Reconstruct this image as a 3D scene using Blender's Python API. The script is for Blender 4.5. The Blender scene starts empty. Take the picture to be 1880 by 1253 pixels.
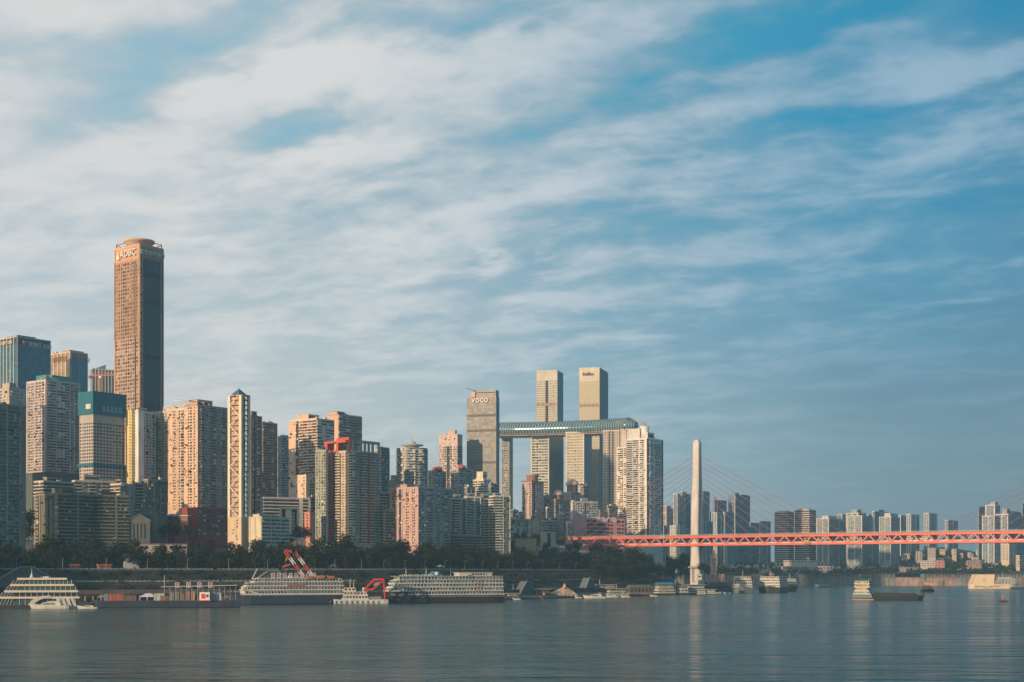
import bpy, math, random
from mathutils import Vector, noise as mnoise
R = math.radians
sc = bpy.context.scene
col = sc.collection
rnd = random.Random(7)
# ------------------------------------------------------------------ camera
F, CX, YH, H = 2611.0, 940.0, 1052.0, 26.0      # focal length and horizon in photo pixels, eye height in metres
cam = bpy.data.cameras.new('camera'); camo = bpy.data.objects.new('camera', cam); col.objects.link(camo)
cam.sensor_width = 36; cam.lens = 36 * F / 1880
cam.shift_y = (YH - 626.5) / 1880
cam.clip_start = 1; cam.clip_end = 20000
camo.location = (0, 0, H); camo.rotation_euler = (R(90), 0, 0)
sc.camera = camo
# ------------------------------------------------------------------ exposure
sc.view_settings.view_transform = 'Standard'; sc.view_settings.look = 'None'
sc.view_settings.exposure = 0.0; sc.view_settings.gamma = 1.0
try:
    sc.cycles.max_bounces = 6; sc.cycles.diffuse_bounces = 2; sc.cycles.glossy_bounces = 3
    sc.cycles.volume_bounces = 1; sc.cycles.transparent_max_bounces = 6
    sc.cycles.sample_clamp_indirect = 4.0; sc.cycles.sample_clamp_direct = 0.0
    sc.cycles.use_denoising = True
except Exception: pass
# ------------------------------------------------------------------ node helpers
def srgb(r, g, b):
    f = lambda c: (c/255/12.92 if c/255 <= .04045 else ((c/255+.055)/1.055)**2.4)
    return (f(r), f(g), f(b), 1)
class NT:
    def __init__(s, nt): s.nt = nt; nt.nodes.clear()
    def n(s, t, **k):
        o = s.nt.nodes.new(t)
        for a, v in k.items(): setattr(o, a, v)
        return o
    def l(s, a, b): s.nt.links.new(a, b)
    def put(s, sock, v):
        if hasattr(v, 'is_output') or hasattr(v, 'links'): s.l(v, sock)
        else: sock.default_value = v
    def m(s, op, a, b=0.0, c=0.0, clamp=False):
        o = s.n('ShaderNodeMath', operation=op, use_clamp=clamp)
        s.put(o.inputs[0], a); s.put(o.inputs[1], b)
        if len(o.inputs) > 2: s.put(o.inputs[2], c)
        return o.outputs[0]
    def mix(s, f, a, b, bt='MIX'):
        o = s.n('ShaderNodeMix', data_type='RGBA', blend_type=bt)
        s.put(o.inputs[0], f); s.put(o.inputs[6], a); s.put(o.inputs[7], b)
        return o.outputs[2]
    def mr(s, v, a, b, c=0.0, d=1.0, smooth=True):
        o = s.n('ShaderNodeMapRange', interpolation_type='SMOOTHSTEP' if smooth else 'LINEAR')
        s.put(o.inputs[0], v); o.inputs[1].default_value = a; o.inputs[2].default_value = b
        o.inputs[3].default_value = c; o.inputs[4].default_value = d
        return o.outputs[0]
    def noise(s, vec, scale, detail=3, rough=.5, dist=0.0):
        o = s.n('ShaderNodeTexNoise'); s.l(vec, o.inputs['Vector'])
        o.inputs['Scale'].default_value = scale; o.inputs['Detail'].default_value = detail
        o.inputs['Roughness'].default_value = rough; o.inputs['Distortion'].default_value = dist
        return o.outputs[0]
    def comb(s, x, y, z=0.0):
        o = s.n('ShaderNodeCombineXYZ'); s.put(o.inputs[0], x); s.put(o.inputs[1], y); s.put(o.inputs[2], z)
        return o.outputs[0]
    def ramp(s, v, stops):
        o = s.n('ShaderNodeValToRGB'); s.l(v, o.inputs[0]); e = o.color_ramp.elements
        e[0].position, e[0].color = stops[0]; e[1].position, e[1].color = stops[-1]
        for p, c in stops[1:-1]:
            x = e.new(p); x.color = c
        return o.outputs[0]
# ------------------------------------------------------------------ sun and sky
SUN_EL, SUN_AZ = R(13), R(42)          # azimuth: degrees from 'behind the camera' (-Y) towards the left (-X)
SH = Vector((-math.sin(SUN_AZ), -math.cos(SUN_AZ), 0))
SV = Vector((SH.x*math.cos(SUN_EL), SH.y*math.cos(SUN_EL), math.sin(SUN_EL)))
sl = bpy.data.lights.new('sun', 'SUN'); sl.energy = 5.0; sl.angle = R(.6); sl.color = (1, .67, .40)
so = bpy.data.objects.new('sun', sl); col.objects.link(so)
so.rotation_euler = SV.to_track_quat('Z', 'Y').to_euler(); so.location = (-300, -300, 400)
def make_world():
    w = bpy.data.worlds.new('World'); sc.world = w; w.use_nodes = True
    N = NT(w.node_tree)
    tc = N.n('ShaderNodeTexCoord'); sp = N.n('ShaderNodeSeparateXYZ'); N.l(tc.outputs['Generated'], sp.inputs[0])
    x, y, z = sp.outputs
    az = N.m('ARCTAN2', x, y)                                  # 0 ahead, + to the right
    zz = N.m('MAXIMUM', z, 0.0)
    hz = N.m('SQRT', N.m('ADD', N.m('MULTIPLY', x, x), N.m('MULTIPLY', y, y)))
    v = N.m('DIVIDE', zz, N.m('MAXIMUM', hz, .05))             # tan(elevation)
    den = N.m('ADD', zz, .13)
    X = N.m('DIVIDE', x, den); Y = N.m('DIVIDE', y, den)
    # cloud layer plane; rolls run towards the lower right of the plane
    a0 = R(27); ca, sa = math.cos(a0), math.sin(a0)
    A = N.m('SUBTRACT', N.m('MULTIPLY', X, ca), N.m('MULTIPLY', Y, sa))
    B = N.m('ADD', N.m('MULTIPLY', X, sa), N.m('MULTIPLY', Y, ca))
    warp = N.noise(N.comb(A, B, 0.0), 1.5, 2, .5)
    warp2 = N.noise(N.comb(A, B, 4.7), 6.0, 4, .55)
    B2 = N.m('ADD', B, N.m('ADD', N.m('MULTIPLY', warp, .36), N.m('MULTIPLY', warp2, .05)))
    roll = N.noise(N.comb(N.m('MULTIPLY', A, 1.15), N.m('MULTIPLY', B2, 2.7), 1.3), 2.6, 3, .46)
    fine = N.noise(N.comb(N.m('MULTIPLY', A, 1.6), N.m('MULTIPLY', B2, 2.0), 2.1), 9.0, 5, .6, .1)
    puff = N.noise(N.comb(N.m('MULTIPLY', A, 1.5), N.m('MULTIPLY', B2, 1.8), 9.1), 4.4, 5, .56, .05)
    d = N.m('ADD', N.m('MULTIPLY', roll, .52), N.m('ADD', N.m('MULTIPLY', fine, .22), N.m('MULTIPLY', puff, .42)))
    cov = N.mr(az, -.36, .40, .075, -.02, smooth=False)
    d = N.m('ADD', d, cov)
    # the big banks and gaps of cloud, as soft patches of the sky's own directions
    wu = N.m('ADD', az, N.m('MULTIPLY', N.m('SUBTRACT', puff, .5), .055))
    wv = N.m('ADD', v, N.m('MULTIPLY', N.m('SUBTRACT', warp2, .5), .055))
    for (px, py, ln, wd, ang, amp) in CLOUD_BANKS:
        u0, v0 = (px-940)/2611, (1052-py)/2611; c_, s_ = math.cos(R(ang)), math.sin(R(ang))
        du = N.m('SUBTRACT', wu, u0); dv = N.m('SUBTRACT', wv, v0)
        p = N.m('DIVIDE', N.m('ADD', N.m('MULTIPLY', du, c_), N.m('MULTIPLY', dv, s_)), ln/2611)
        q = N.m('DIVIDE', N.m('SUBTRACT', N.m('MULTIPLY', dv, c_), N.m('MULTIPLY', du, s_)), wd/2611)
        g = N.m('EXPONENT', N.m('MULTIPLY', N.m('ADD', N.m('MULTIPLY', p, p), N.m('MULTIPLY', q, q)), -1.0))
        d = N.m('ADD', d, N.m('MULTIPLY', g, amp))
    cloud = N.mr(d, .34, .62)
    bright = N.mr(d, .50, .79)
    t = N.mr(az, -.40, .40, 0, 1, smooth=False)
    blue = N.ramp(t, [(0, srgb(160, 190, 204)), (.35, srgb(128, 178, 198)), (.6, srgb(60, 152, 184)), (.8, srgb(6, 136, 176)), (1, srgb(12, 124, 166))])
    low = N.ramp(t, [(0, srgb(224, 212, 198)), (.3, srgb(210, 203, 194)), (.55, srgb(160, 176, 183)), (.78, srgb(104, 130, 146)), (1, srgb(76, 108, 128))])
    mid = N.ramp(t, [(0, srgb(212, 211, 207)), (.3, srgb(198, 203, 203)), (.55, srgb(138, 170, 185)), (.8, srgb(80, 130, 156)), (1, srgb(58, 114, 146))])
    csh = N.ramp(t, [(0, srgb(190, 200, 205)), (.35, srgb(172, 188, 196)), (.6, srgb(120, 160, 180)), (.85, srgb(84, 146, 178)), (1, srgb(70, 128, 158))])
    cli = N.ramp(t, [(0, srgb(220, 219, 217)), (.35, srgb(222, 221, 219)), (.55, srgb(196, 204, 211)), (.75, srgb(156, 182, 200)), (1, srgb(138, 172, 194))])
    sky = N.mix(N.mr(v, .10, .30), mid, blue)
    sky = N.mix(N.mr(v, .02, .20), low, sky)
    c = N.mix(bright, csh, cli)
    amt = N.m('MULTIPLY', cloud, N.mr(v, .02, .24, .35, .97))
    amt = N.m('MULTIPLY', amt, N.m('SUBTRACT', 1.0, N.m('MULTIPLY', N.mr(az, .02, .30), N.mr(v, .24, .10, 0.0, .65))))
    out = N.mix(amt, sky, c)
    # the far right and the lower right of the sky are a deeper blue, the left glows with the low sun
    st = N.n('ShaderNodeTexSky', sky_type='NISHITA', sun_disc=False)
    st.sun_elevation = SUN_EL; st.sun_rotation = math.pi + SUN_AZ
    b1 = N.n('ShaderNodeBackground'); N.l(st.outputs[0], b1.inputs[0]); b1.inputs[1].default_value = 0.012
    b2 = N.n('ShaderNodeBackground'); N.l(out, b2.inputs[0]); b2.inputs[1].default_value = SKY_STRENGTH
    ad = N.n('ShaderNodeAddShader'); N.l(b1.outputs[0], ad.inputs[0]); N.l(b2.outputs[0], ad.inputs[1])
    o = N.n('ShaderNodeOutputWorld'); N.l(ad.outputs[0], o.inputs[0])
SKY_STRENGTH = 0.97
CLOUD_BANKS = [(800, 120, 330, 50, 12, .17), (420, 215, 260, 50, 28, .15), (80, 240, 160, 55, 0, .12), (620, 300, 330, 45, 12, .10),
    (90, 90, 260, 80, 10, .05), (1470, 185, 280, 24, 9, .12), (1500, 95, 230, 20, 14, .10), (1780, 165, 160, 26, 8, .12), (1780, 275, 230, 30, 16, .13),
    (1280, 340, 120, 22, 8, .10), (1010, 350, 160, 30, 22, .08), (905, 478, 26, 16, 20, .16), (985, 475, 40, 13, 5, .14), (1240, 512, 40, 12, 5, .10),
    (860, 25, 330, 42, 8, -.16), (1480, 45, 330, 34, 10, -.22), (1280, 130, 300, 30, 14, -.16), (1650, 225, 280, 20, 10, -.12), (540, 258, 110, 20, 10, -.16),
    (270, 165, 240, 60, 32, -.24), (60, 160, 120, 30, 10, -.10), (1000, 240, 200, 26, 12, -.07), (1850, 60, 160, 40, 0, -.15), (1800, 450, 330, 130, 10, -.10), (1330, 260, 240, 22, 10, -.08)]
make_world()
# ------------------------------------------------------------------ placement helpers
def at(px, d): return (px - CX) * d / F                       # X of a photo column at depth d
def zat(py, d): return H + (YH - py) * d / F                  # height of a photo row at depth d
# ------------------------------------------------------------------ materials
MATS = {}
def principled(N):
    b = N.n('ShaderNodeBsdfPrincipled'); o = N.n('ShaderNodeOutputMaterial'); N.l(b.outputs[0], o.inputs[0]); return b
def newmat(name):
    m = bpy.data.materials.new(name); m.use_nodes = True; return m, NT(m.node_tree)
def wall(r, g, b, rough=.85, var=.16, metal=0.0):
    k = ('w', r, g, b, rough, var, metal)
    if k in MATS: return MATS[k]
    m, N = newmat('render_%d_%d_%d' % (r*100, g*100, b*100)); P = principled(N)
    ge = N.n('ShaderNodeNewGeometry'); mp = N.n('ShaderNodeMapping'); N.l(ge.outputs['Position'], mp.inputs[0])
    mp.inputs['Scale'].default_value = (.35, .35, .05)
    st = N.noise(mp.outputs[0], 1.0, 4, .65)
    bl = N.noise(ge.outputs['Position'], .045, 3, .6)
    isl = ge.outputs['Random Per Island']
    f = N.m('ADD', N.mr(st, .3, .7, 1-var, 1+var*.5), N.mr(bl, .3, .7, -var*.6, var*.5))
    f = N.m('ADD', f, N.m('MULTIPLY', N.m('SUBTRACT', isl, .5), var*.8))
    c = N.mix(1.0, (r, g, b, 1), N.comb(f, f, N.m('MULTIPLY', f, .98)), 'MULTIPLY')
    N.l(c, P.inputs['Base Color']); P.inputs['Roughness'].default_value = rough; P.inputs['Metallic'].default_value = metal
    MATS[k] = m; return m
def glass(r, g, b, rough=.18, var=.8, spec=.5, metal=.0, cur=.88):
    k = ('g', r, g, b, rough, var, spec, metal, cur)
    if k in MATS: return MATS[k]
    m, N = newmat('glazing_%d_%d_%d' % (r*100, g*100, b*100)); P = principled(N)
    ge = N.n('ShaderNodeNewGeometry'); oi = N.n('ShaderNodeObjectInfo')
    wn = N.n('ShaderNodeTexWhiteNoise', noise_dimensions='2D')
    N.l(N.comb(N.m('MULTIPLY', ge.outputs['Random Per Island'], 91.7), N.m('MULTIPLY', oi.outputs['Random'], 57.3)), wn.inputs['Vector'])
    rv = wn.outputs['Value']
    f = N.mr(rv, 0, 1, 1-var, 1+var, smooth=False)
    c = N.mix(1.0, (r, g, b, 1), N.comb(f, f, f), 'MULTIPLY')
    c = N.mix(N.m('MULTIPLY', N.m('GREATER_THAN', rv, cur), .55), c, (.34, .33, .30, 1))     # drawn curtains
    N.l(c, P.inputs['Base Color'])
    ro = N.mr(rv, 0, 1, rough, rough+.18, smooth=False); N.l(ro, P.inputs['Roughness'])
    P.inputs['Specular IOR Level'].default_value = spec; P.inputs['Metallic'].default_value = metal
    MATS[k] = m; return m
def plain(name, r, g, b, rough=.6, metal=0.0):
    if name in MATS: return MATS[name]
    m, N = newmat(name); P = principled(N)
    ge = N.n('ShaderNodeNewGeometry'); f = N.mr(N.noise(ge.outputs['Position'], .8, 3, .6), .3, .7, .82, 1.12)
    N.l(N.mix(1.0, (r, g, b, 1), N.comb(f, f, f), 'MULTIPLY'), P.inputs['Base Color'])
    P.inputs['Roughness'].default_value = rough; P.inputs['Metallic'].default_value = metal
    MATS[name] = m; return m
GL = glass(.035, .050, .058)                 # ordinary dark windows
GLT = glass(.03, .085, .10, .12, .5)         # teal glazing
DARK = wall(.035, .04, .045, .8)
STEEL = plain('grey_steel', .30, .31, .32, .5, .3)
WHITE = wall(.74, .74, .72, .5, .06)
RAIL = wall(.62, .61, .57, .7)
RED = plain('coral_red_paint', .62, .085, .055, .45)
# ------------------------------------------------------------------ mesh builder
class MB:
    def __init__(s): s.v = []; s.f = []; s.mi = []; s.mats = []; s.smooth = []
    def mat(s, m):
        if m not in s.mats: s.mats.append(m)
        return s.mats.index(m)
    def face(s, pts, m, sm=False):
        i = len(s.v); s.v += [tuple(p) for p in pts]; s.f.append(tuple(range(i, i+len(pts)))); s.mi.append(s.mat(m)); s.smooth.append(sm)
    def mesh(s, vs, fs, m, sm=False):
        i = len(s.v); s.v += [tuple(p) for p in vs]; k = s.mat(m)
        for f in fs: s.f.append(tuple(i+j for j in f)); s.mi.append(k); s.smooth.append(sm)
    def box(s, x0, x1, y0, y1, z0, z1, m):
        if x0 > x1: x0, x1 = x1, x0
        if y0 > y1: y0, y1 = y1, y0
        s.mesh([(x0,y0,z0),(x1,y0,z0),(x1,y1,z0),(x0,y1,z0),(x0,y0,z1),(x1,y0,z1),(x1,y1,z1),(x0,y1,z1)],
               [(0,3,2,1),(4,5,6,7),(0,1,5,4),(1,2,6,5),(2,3,7,6),(3,0,4,7)], m)
    def prism(s, poly, z0, z1, m, m2=None):
        n = len(poly); vs = [(x, y, z0) for x, y in poly] + [(x, y, z1) for x, y in poly]
        s.mesh(vs, [(i, (i+1) % n, n+(i+1) % n, n+i) for i in range(n)] + [tuple(range(n-1, -1, -1))], m)
        s.face([(x, y, z1) for x, y in poly], m2 or m)
    def tube(s, p, q, r, m, n=6, r2=None):
        p, q = Vector(p), Vector(q); d = (q-p)
        if d.length < 1e-6: return
        d.normalize(); a = d.orthogonal().normalized(); b = d.cross(a); r2 = r if r2 is None else r2; vs = []
        for c, rr in ((p, r), (q, r2)):
            for i in range(n):
                t = 2*math.pi*i/n; vs.append(c + a*math.cos(t)*rr + b*math.sin(t)*rr)
        s.mesh(vs, [(i, (i+1) % n, n+(i+1) % n, n+i) for i in range(n)] + [tuple(range(n-1, -1, -1)), tuple(range(n, 2*n))], m, n > 6)
    def bar(s, p, q, w, h, m):
        p, q = Vector(p), Vector(q); d = (q-p).normalized(); up = Vector((0, 0, 1))
        if abs(d.z) > .98: up = Vector((0, 1, 0))
        a = d.cross(up).normalized()*w/2; b = a.cross(d).normalized()*h/2
        vs = [p-a-b, p+a-b, p+a+b, p-a+b, q-a-b, q+a-b, q+a+b, q-a+b]
        s.mesh(vs, [(0,3,2,1),(4,5,6,7),(0,1,5,4),(1,2,6,5),(2,3,7,6),(3,0,4,7)], m)
    def lathe(s, prof, cx, cy, m, n=20, sx=1, sy=1):
        vs = []
        for r, z in prof:
            for i in range(n):
                t = 2*math.pi*i/n; vs.append((cx+r*sx*math.cos(t), cy+r*sy*math.sin(t), z))
        fs = [(k*n+i, k*n+(i+1) % n, (k+1)*n+(i+1) % n, (k+1)*n+i) for k in range(len(prof)-1) for i in range(n)]
        fs.append(tuple(range(n-1, -1, -1))); k = len(prof)-1; fs.append(tuple(k*n+i for i in range(n)))
        s.mesh(vs, fs, m, True)
    def data(s, name):
        me = bpy.data.meshes.new(name); me.from_pydata(s.v, [], s.f)
        for m in s.mats: me.materials.append(m)
        me.polygons.foreach_set('material_index', s.mi); me.polygons.foreach_set('use_smooth', s.smooth); me.update()
        return me
    def build(s, name, parent=None, loc=None):
        o = bpy.data.objects.new(name, s.data(name)); col.objects.link(o)
        if parent: o.parent = parent
        if loc: o.location = loc
        return o
def tag(o, label=None, cat=None, group=None, kind=None):
    if label: o['label'] = label
    if cat: o['category'] = cat
    if group: o['group'] = group
    if kind: o['kind'] = kind
    return o
def empty(name, loc, rz=0.0, label=None, cat=None, group=None):
    o = bpy.data.objects.new(name, None); col.objects.link(o); o.location = loc; o.rotation_euler = (0, 0, rz)
    return tag(o, label, cat, group)
def copy_tree(o, parent=None):
    c = o.copy(); col.objects.link(c); c.parent = parent
    for ch in list(o.children): copy_tree(ch, c)
    return c
FONT = None
def text(s, size, parent, loc, rot, m, name='sign_lettering', ext=.25):
    c = bpy.data.curves.new(name, 'FONT'); c.body = s; c.size = size; c.extrude = ext; c.align_x = 'CENTER'; c.align_y = 'CENTER'
    c.offset = size*.012; c.resolution_u = 2
    c.materials.append(m); t = bpy.data.objects.new(name, c); col.objects.link(t); bpy.context.view_layer.update()
    me = bpy.data.meshes.new_from_object(t.evaluated_get(bpy.context.evaluated_depsgraph_get())); bpy.data.objects.remove(t)
    o = bpy.data.objects.new(name, me); col.objects.link(o); o.parent = parent
    o.location = loc; o.rotation_euler = rot
    return o
# ------------------------------------------------------------------ a building seen on its corner
class Face:
    """R: the plane y=0, u runs along +x; L: the plane x=0, u runs along +y. Outward is -y or -x."""
    def __init__(s, side, L): s.side, s.L = side, L
    def box(s, mb, u0, u1, z0, z1, o0, o1, m):
        if s.side == 'R': mb.box(u0, u1, -o1, -o0, z0, z1, m)
        else: mb.box(-o1, -o0, u0, u1, z0, z1, m)
def floor_meshes(face, pat, fh, mats, rg):
    """one storey of a facade: returns (window builder, balcony builder) filled for z 0..fh"""
    win, bal = mats['_win'], mats['_bal']
    if not pat: return
    if face.side == 'L': pat = pat[::-1]
    wt = {'|': .35, 'S': .6, '.': .8}
    tot = sum(wt.get(c, 1) for c in pat); u = 0.0
    G, W2, CL = mats['glass'], mats['trim'], mats['curtain']
    for c in pat:
        w = face.L*wt.get(c, 1)/tot; u0, u1 = u, u+w; u += w
        g = G
        if c in 'wWvaqB' and rg.random() < .16:                # awnings, washing and air conditioners
            a_ = u0+w*rg.uniform(.1, .5); face.box(bal, a_, a_+w*rg.uniform(.2, .4), fh*rg.uniform(.1, .5), fh*rg.uniform(.55, .8), .13, rg.uniform(.5, 1.0), rg.choice([mats['ac'], mats['ac'], DARK]))
        if c == 'w': face.box(win, u0+w*.19, u1-w*.19, fh*.30, fh*.82, -.1, .12, g)
        elif c == 'v':
            face.box(win, u0+w*.10, u0+w*.42, fh*.28, fh*.84, -.1, .12, g); face.box(win, u0+w*.58, u1-w*.10, fh*.28, fh*.84, -.1, .12, g)
        elif c == 'W': face.box(win, u0+w*.04, u1-w*.04, fh*.30, fh*.86, -.1, .12, g)
        elif c == 'q': face.box(win, u0+w*.12, u1-w*.12, fh*.16, fh*.88, -.1, .10, g)
        elif c == 'n': face.box(win, u0+w*.34, u1-w*.34, fh*.35, fh*.75, -.1, .12, g)
        elif c == 'a':
            face.box(win, u0+w*.12, u1-w*.45, fh*.28, fh*.82, -.1, .12, g)
            if rg.random() < .75: face.box(bal, u1-w*.34, u1-w*.08, fh*.25, fh*.52, .0, .65, mats['ac'])
        elif c == 'g': face.box(win, u0, u1, fh*.13, fh, -.1, .10, g)
        elif c == 'b':
            face.box(win, u0+w*.06, u1-w*.06, fh*.08, fh*.86, -.1, .10, mats['deep'])  # flat dark pane stands in for the shade of the recess
            face.box(bal, u0+w*.02, u1-w*.02, -.02, .22, 0, 1.35, W2); face.box(bal, u0+w*.02, u1-w*.02, .22, fh*.36, 1.22, 1.35, W2)
            if rg.random() < .4: face.box(bal, u0+w*.08, u1-w*.3, fh*.38, fh*.9, 1.0, 1.1, G)
            if rg.random() < .3: face.box(bal, u1-w*.35, u1-w*.05, fh*.3, fh*.55, 1.36, 1.8, mats['ac'])
        elif c == 'B':
            face.box(bal, u0+w*.05, u1-w*.05, 0, fh*.40, 0, 1.1, W2); face.box(bal, u0+w*.05, u1-w*.05, fh*.40, fh*.92, 0, .95, G if rg.random() < .8 else CL)
            face.box(bal, u0+w*.05, u1-w*.05, fh*.92, fh, 0, 1.1, W2)
        elif c == 'h':                                         # long gallery, its shade a flat dark pane, with floor slab and parapet
            face.box(win, u0, u1, fh*.30, fh*.92, -.1, .08, mats['deep'])
            face.box(bal, u0, u1, -.05, fh*.28, 0, .9, W2)
def bld(name, label, cat, xa, xc, xb, yt, yb, d, pl, pr, w, trim=None, glassm=None, fh=3.1, th=43, group=None,
        zb=None, recess_shade_m=None, La=None, Lb=None, parapet=1.4, body=None, nvar=5, skip_top=.6, roofm=None, piers=.55, bands=True, penthouse=None, clutter=True):
    d = dd(xc, d); th = R(min(th, 38) if th < 54 else th); C = Vector((at(xc, d), d, 0))
    dx, dy = Vector((math.sin(th), math.cos(th), 0)), Vector((-math.cos(th), math.sin(th), 0))
    def solve(px, D):
        t = (px-CX)/F; return (t*C.y - C.x)/(D.x - t*D.y)
    La = La or (solve(xa, dy) if xa < xc-.6 else 14.0)
    Lb = Lb or (solve(xb, dx) if xb > xc+.6 else 14.0)
    z1 = zat(yt, d); z0 = zat(yb, d) if zb is None else zb
    root = empty(name, (C.x, C.y, z0), math.atan2(dx.y, dx.x), label, cat, group)
    hgt = z1 - z0; W = w; T = trim or w
    mb = MB(); mb.box(0, Lb, 0, La, -(z0-34) if (z0 > 52 and d < 2700) else -18, hgt, body or W)
    fl, fr = Face('L', La), Face('R', Lb)
    top = hgt - skip_top
    for face, pat in ((fl, pl), (fr, pr)):                     # full height piers and slots belong to the wall
        if not pat: continue
        p = pat[::-1] if face.side == 'L' else pat
        wt = {'|': .35, 'S': .6, '.': .8}; tot = sum(wt.get(c, 1) for c in p); u = 0
        for c in p:
            ww = face.L*wt.get(c, 1)/tot
            if c == '|': face.box(mb, u+ww*.1, u+ww*.9, -6, hgt+.3, 0, piers, T)
            if c == 'S': face.box(mb, u, u+ww, -6, top, -.1, .06, DARK)  # flat dark strip, the slot's shade put into its colour
            u += ww
    mb.build('wall', root)
    if parapet:
        rb = MB(); e = .25
        rb.box(-e, Lb+e, -e, .25, hgt, hgt+parapet, T); rb.box(-e, Lb+e, La-.25, La+e, hgt, hgt+parapet, T)
        rb.box(-e, .25, .25, La-.25, hgt, hgt+parapet, T); rb.box(Lb-.25, Lb+e, .25, La-.25, hgt, hgt+parapet, T)
        rf = rb.build('roof', root)
        if clutter:
            rg = random.Random(int(abs(xc*7+yt)))
            if not penthouse and Lb > 12 and La > 8:
                p0, q0 = rg.uniform(.08, .3), rg.uniform(.08, .3); p1, q1 = p0+rg.uniform(.3, .5), q0+rg.uniform(.3, .5); hh = rg.uniform(3.5, 7)
                pb = MB(); pb.box(p0*Lb, p1*Lb, q0*La, q1*La, hgt, hgt+hh, W); pb.box(p0*Lb-.4, p1*Lb+.4, q0*La-.4, q1*La+.4, hgt+hh, hgt+hh+.4, T)
                lh = pb.build('lift_house', root); wb_ = MB(); wb_.box(p0*Lb+1, p1*Lb-1, q0*La-.08, q0*La+.05, hgt+hh*.4, hgt+hh*.75, GL); wb_.build('window', lh)
            for _ in range(4):
                bx, by = rg.uniform(.05, .8)*Lb, rg.uniform(.02, .8)*La; s = rg.uniform(1.5, 4); tk = MB(); tk.box(bx, bx+s, by, by+s, hgt+.01, hgt+rg.uniform(1.6, 4.2), rg.choice([T, RAIL, DARK])); tk.build('roof_tank', rf)
            ax, ay = rg.uniform(.3, .7)*Lb, rg.uniform(.3, .7)*La; an = MB(); an.tube((ax, ay, hgt), (ax, ay, hgt+rg.uniform(5, 9)), .14, STEEL, 4); an.build('antenna', rf)
    if clutter and bands and d < 2250 and (pl or pr):           # air conditioners, awnings and washing hung on the fronts
        rg = random.Random(int(xc*3+yt*5)); cb = MB()
        for face, pat in ((fl, pl), (fr, pr)):
            if not pat or set(pat) <= set('.|Sg'): continue
            for _ in range(int(face.L*hgt/42)):
                u = rg.uniform(.03, .95)*face.L; zf = rg.uniform(.02, .97)*hgt; ww, hh = rg.uniform(.9, 2.6), rg.uniform(.6, 1.9); face.box(cb, u, min(u+ww, face.L), zf, min(zf+hh, hgt), .02, rg.uniform(.4, 1.45), rg.choice([RAIL, W, T, T, DARK, DARK, GL, W] if w in DIM else [RAIL, RAIL, WHITE, DARK, DARK, GL, W]))
        if cb.v: tag(cb.build('facade_clutter', root), kind='stuff')
    if penthouse:                                              # (u0,u1,v0,v1,h) as shares of the plan, height in metres
        for (a, b, c_, d_, h0, h_) in penthouse:
            pb = MB(); pb.box(a*Lb, b*Lb, c_*La, d_*La, hgt+h0, hgt+h0+h_, W); pb.box(a*Lb-.5, b*Lb+.5, c_*La-.5, d_*La+.5, hgt+h0+h_, hgt+h0+h_+.5, T)
            ph = pb.build('penthouse', root); wb_ = MB(); wb_.box(a*Lb+1, b*Lb-1, c_*La-.06, c_*La+.1, hgt+h0+h_*.35, hgt+h0+h_*.75, GL); wb_.build('window', ph)
    n = max(1, int((hgt - skip_top)/fh)); rg = random.Random(int(xc*13+yt*3))
    if bands:
        vars_ = []
        for k in range(nvar):
            mats = dict(glass=glassm or GL, trim=T, curtain=RAIL, deep=recess_shade_m or DARK, ac=RAIL, _win=MB(), _bal=MB())
            floor_meshes(fl, pl, fh, mats, rg); floor_meshes(fr, pr, fh, mats, rg)
            vars_.append((mats['_win'].data('window_band') if mats['_win'].v else None, mats['_bal'].data('balcony_band') if mats['_bal'].v else None))
        for i in range(min(n, 98)):
            a, b = vars_[rg.randrange(nvar)]; z = hgt - skip_top - (i+1)*fh
            for me, nm in ((a, 'window_band'), (b, 'balcony_band')):
                if me:
                    o = bpy.data.objects.new(nm, me); col.objects.link(o); o.parent = root; o.location = (0, 0, z)
    root_info = dict(root=root, La=La, Lb=Lb, h=hgt, fl=fl, fr=fr, z0=z0, z1=z1, C=C, fh=fh)
    return root_info
DIM = []
def rot_l(): return (R(90), 0, R(-90))
def rot_r(): return (R(90), 0, 0)
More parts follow.
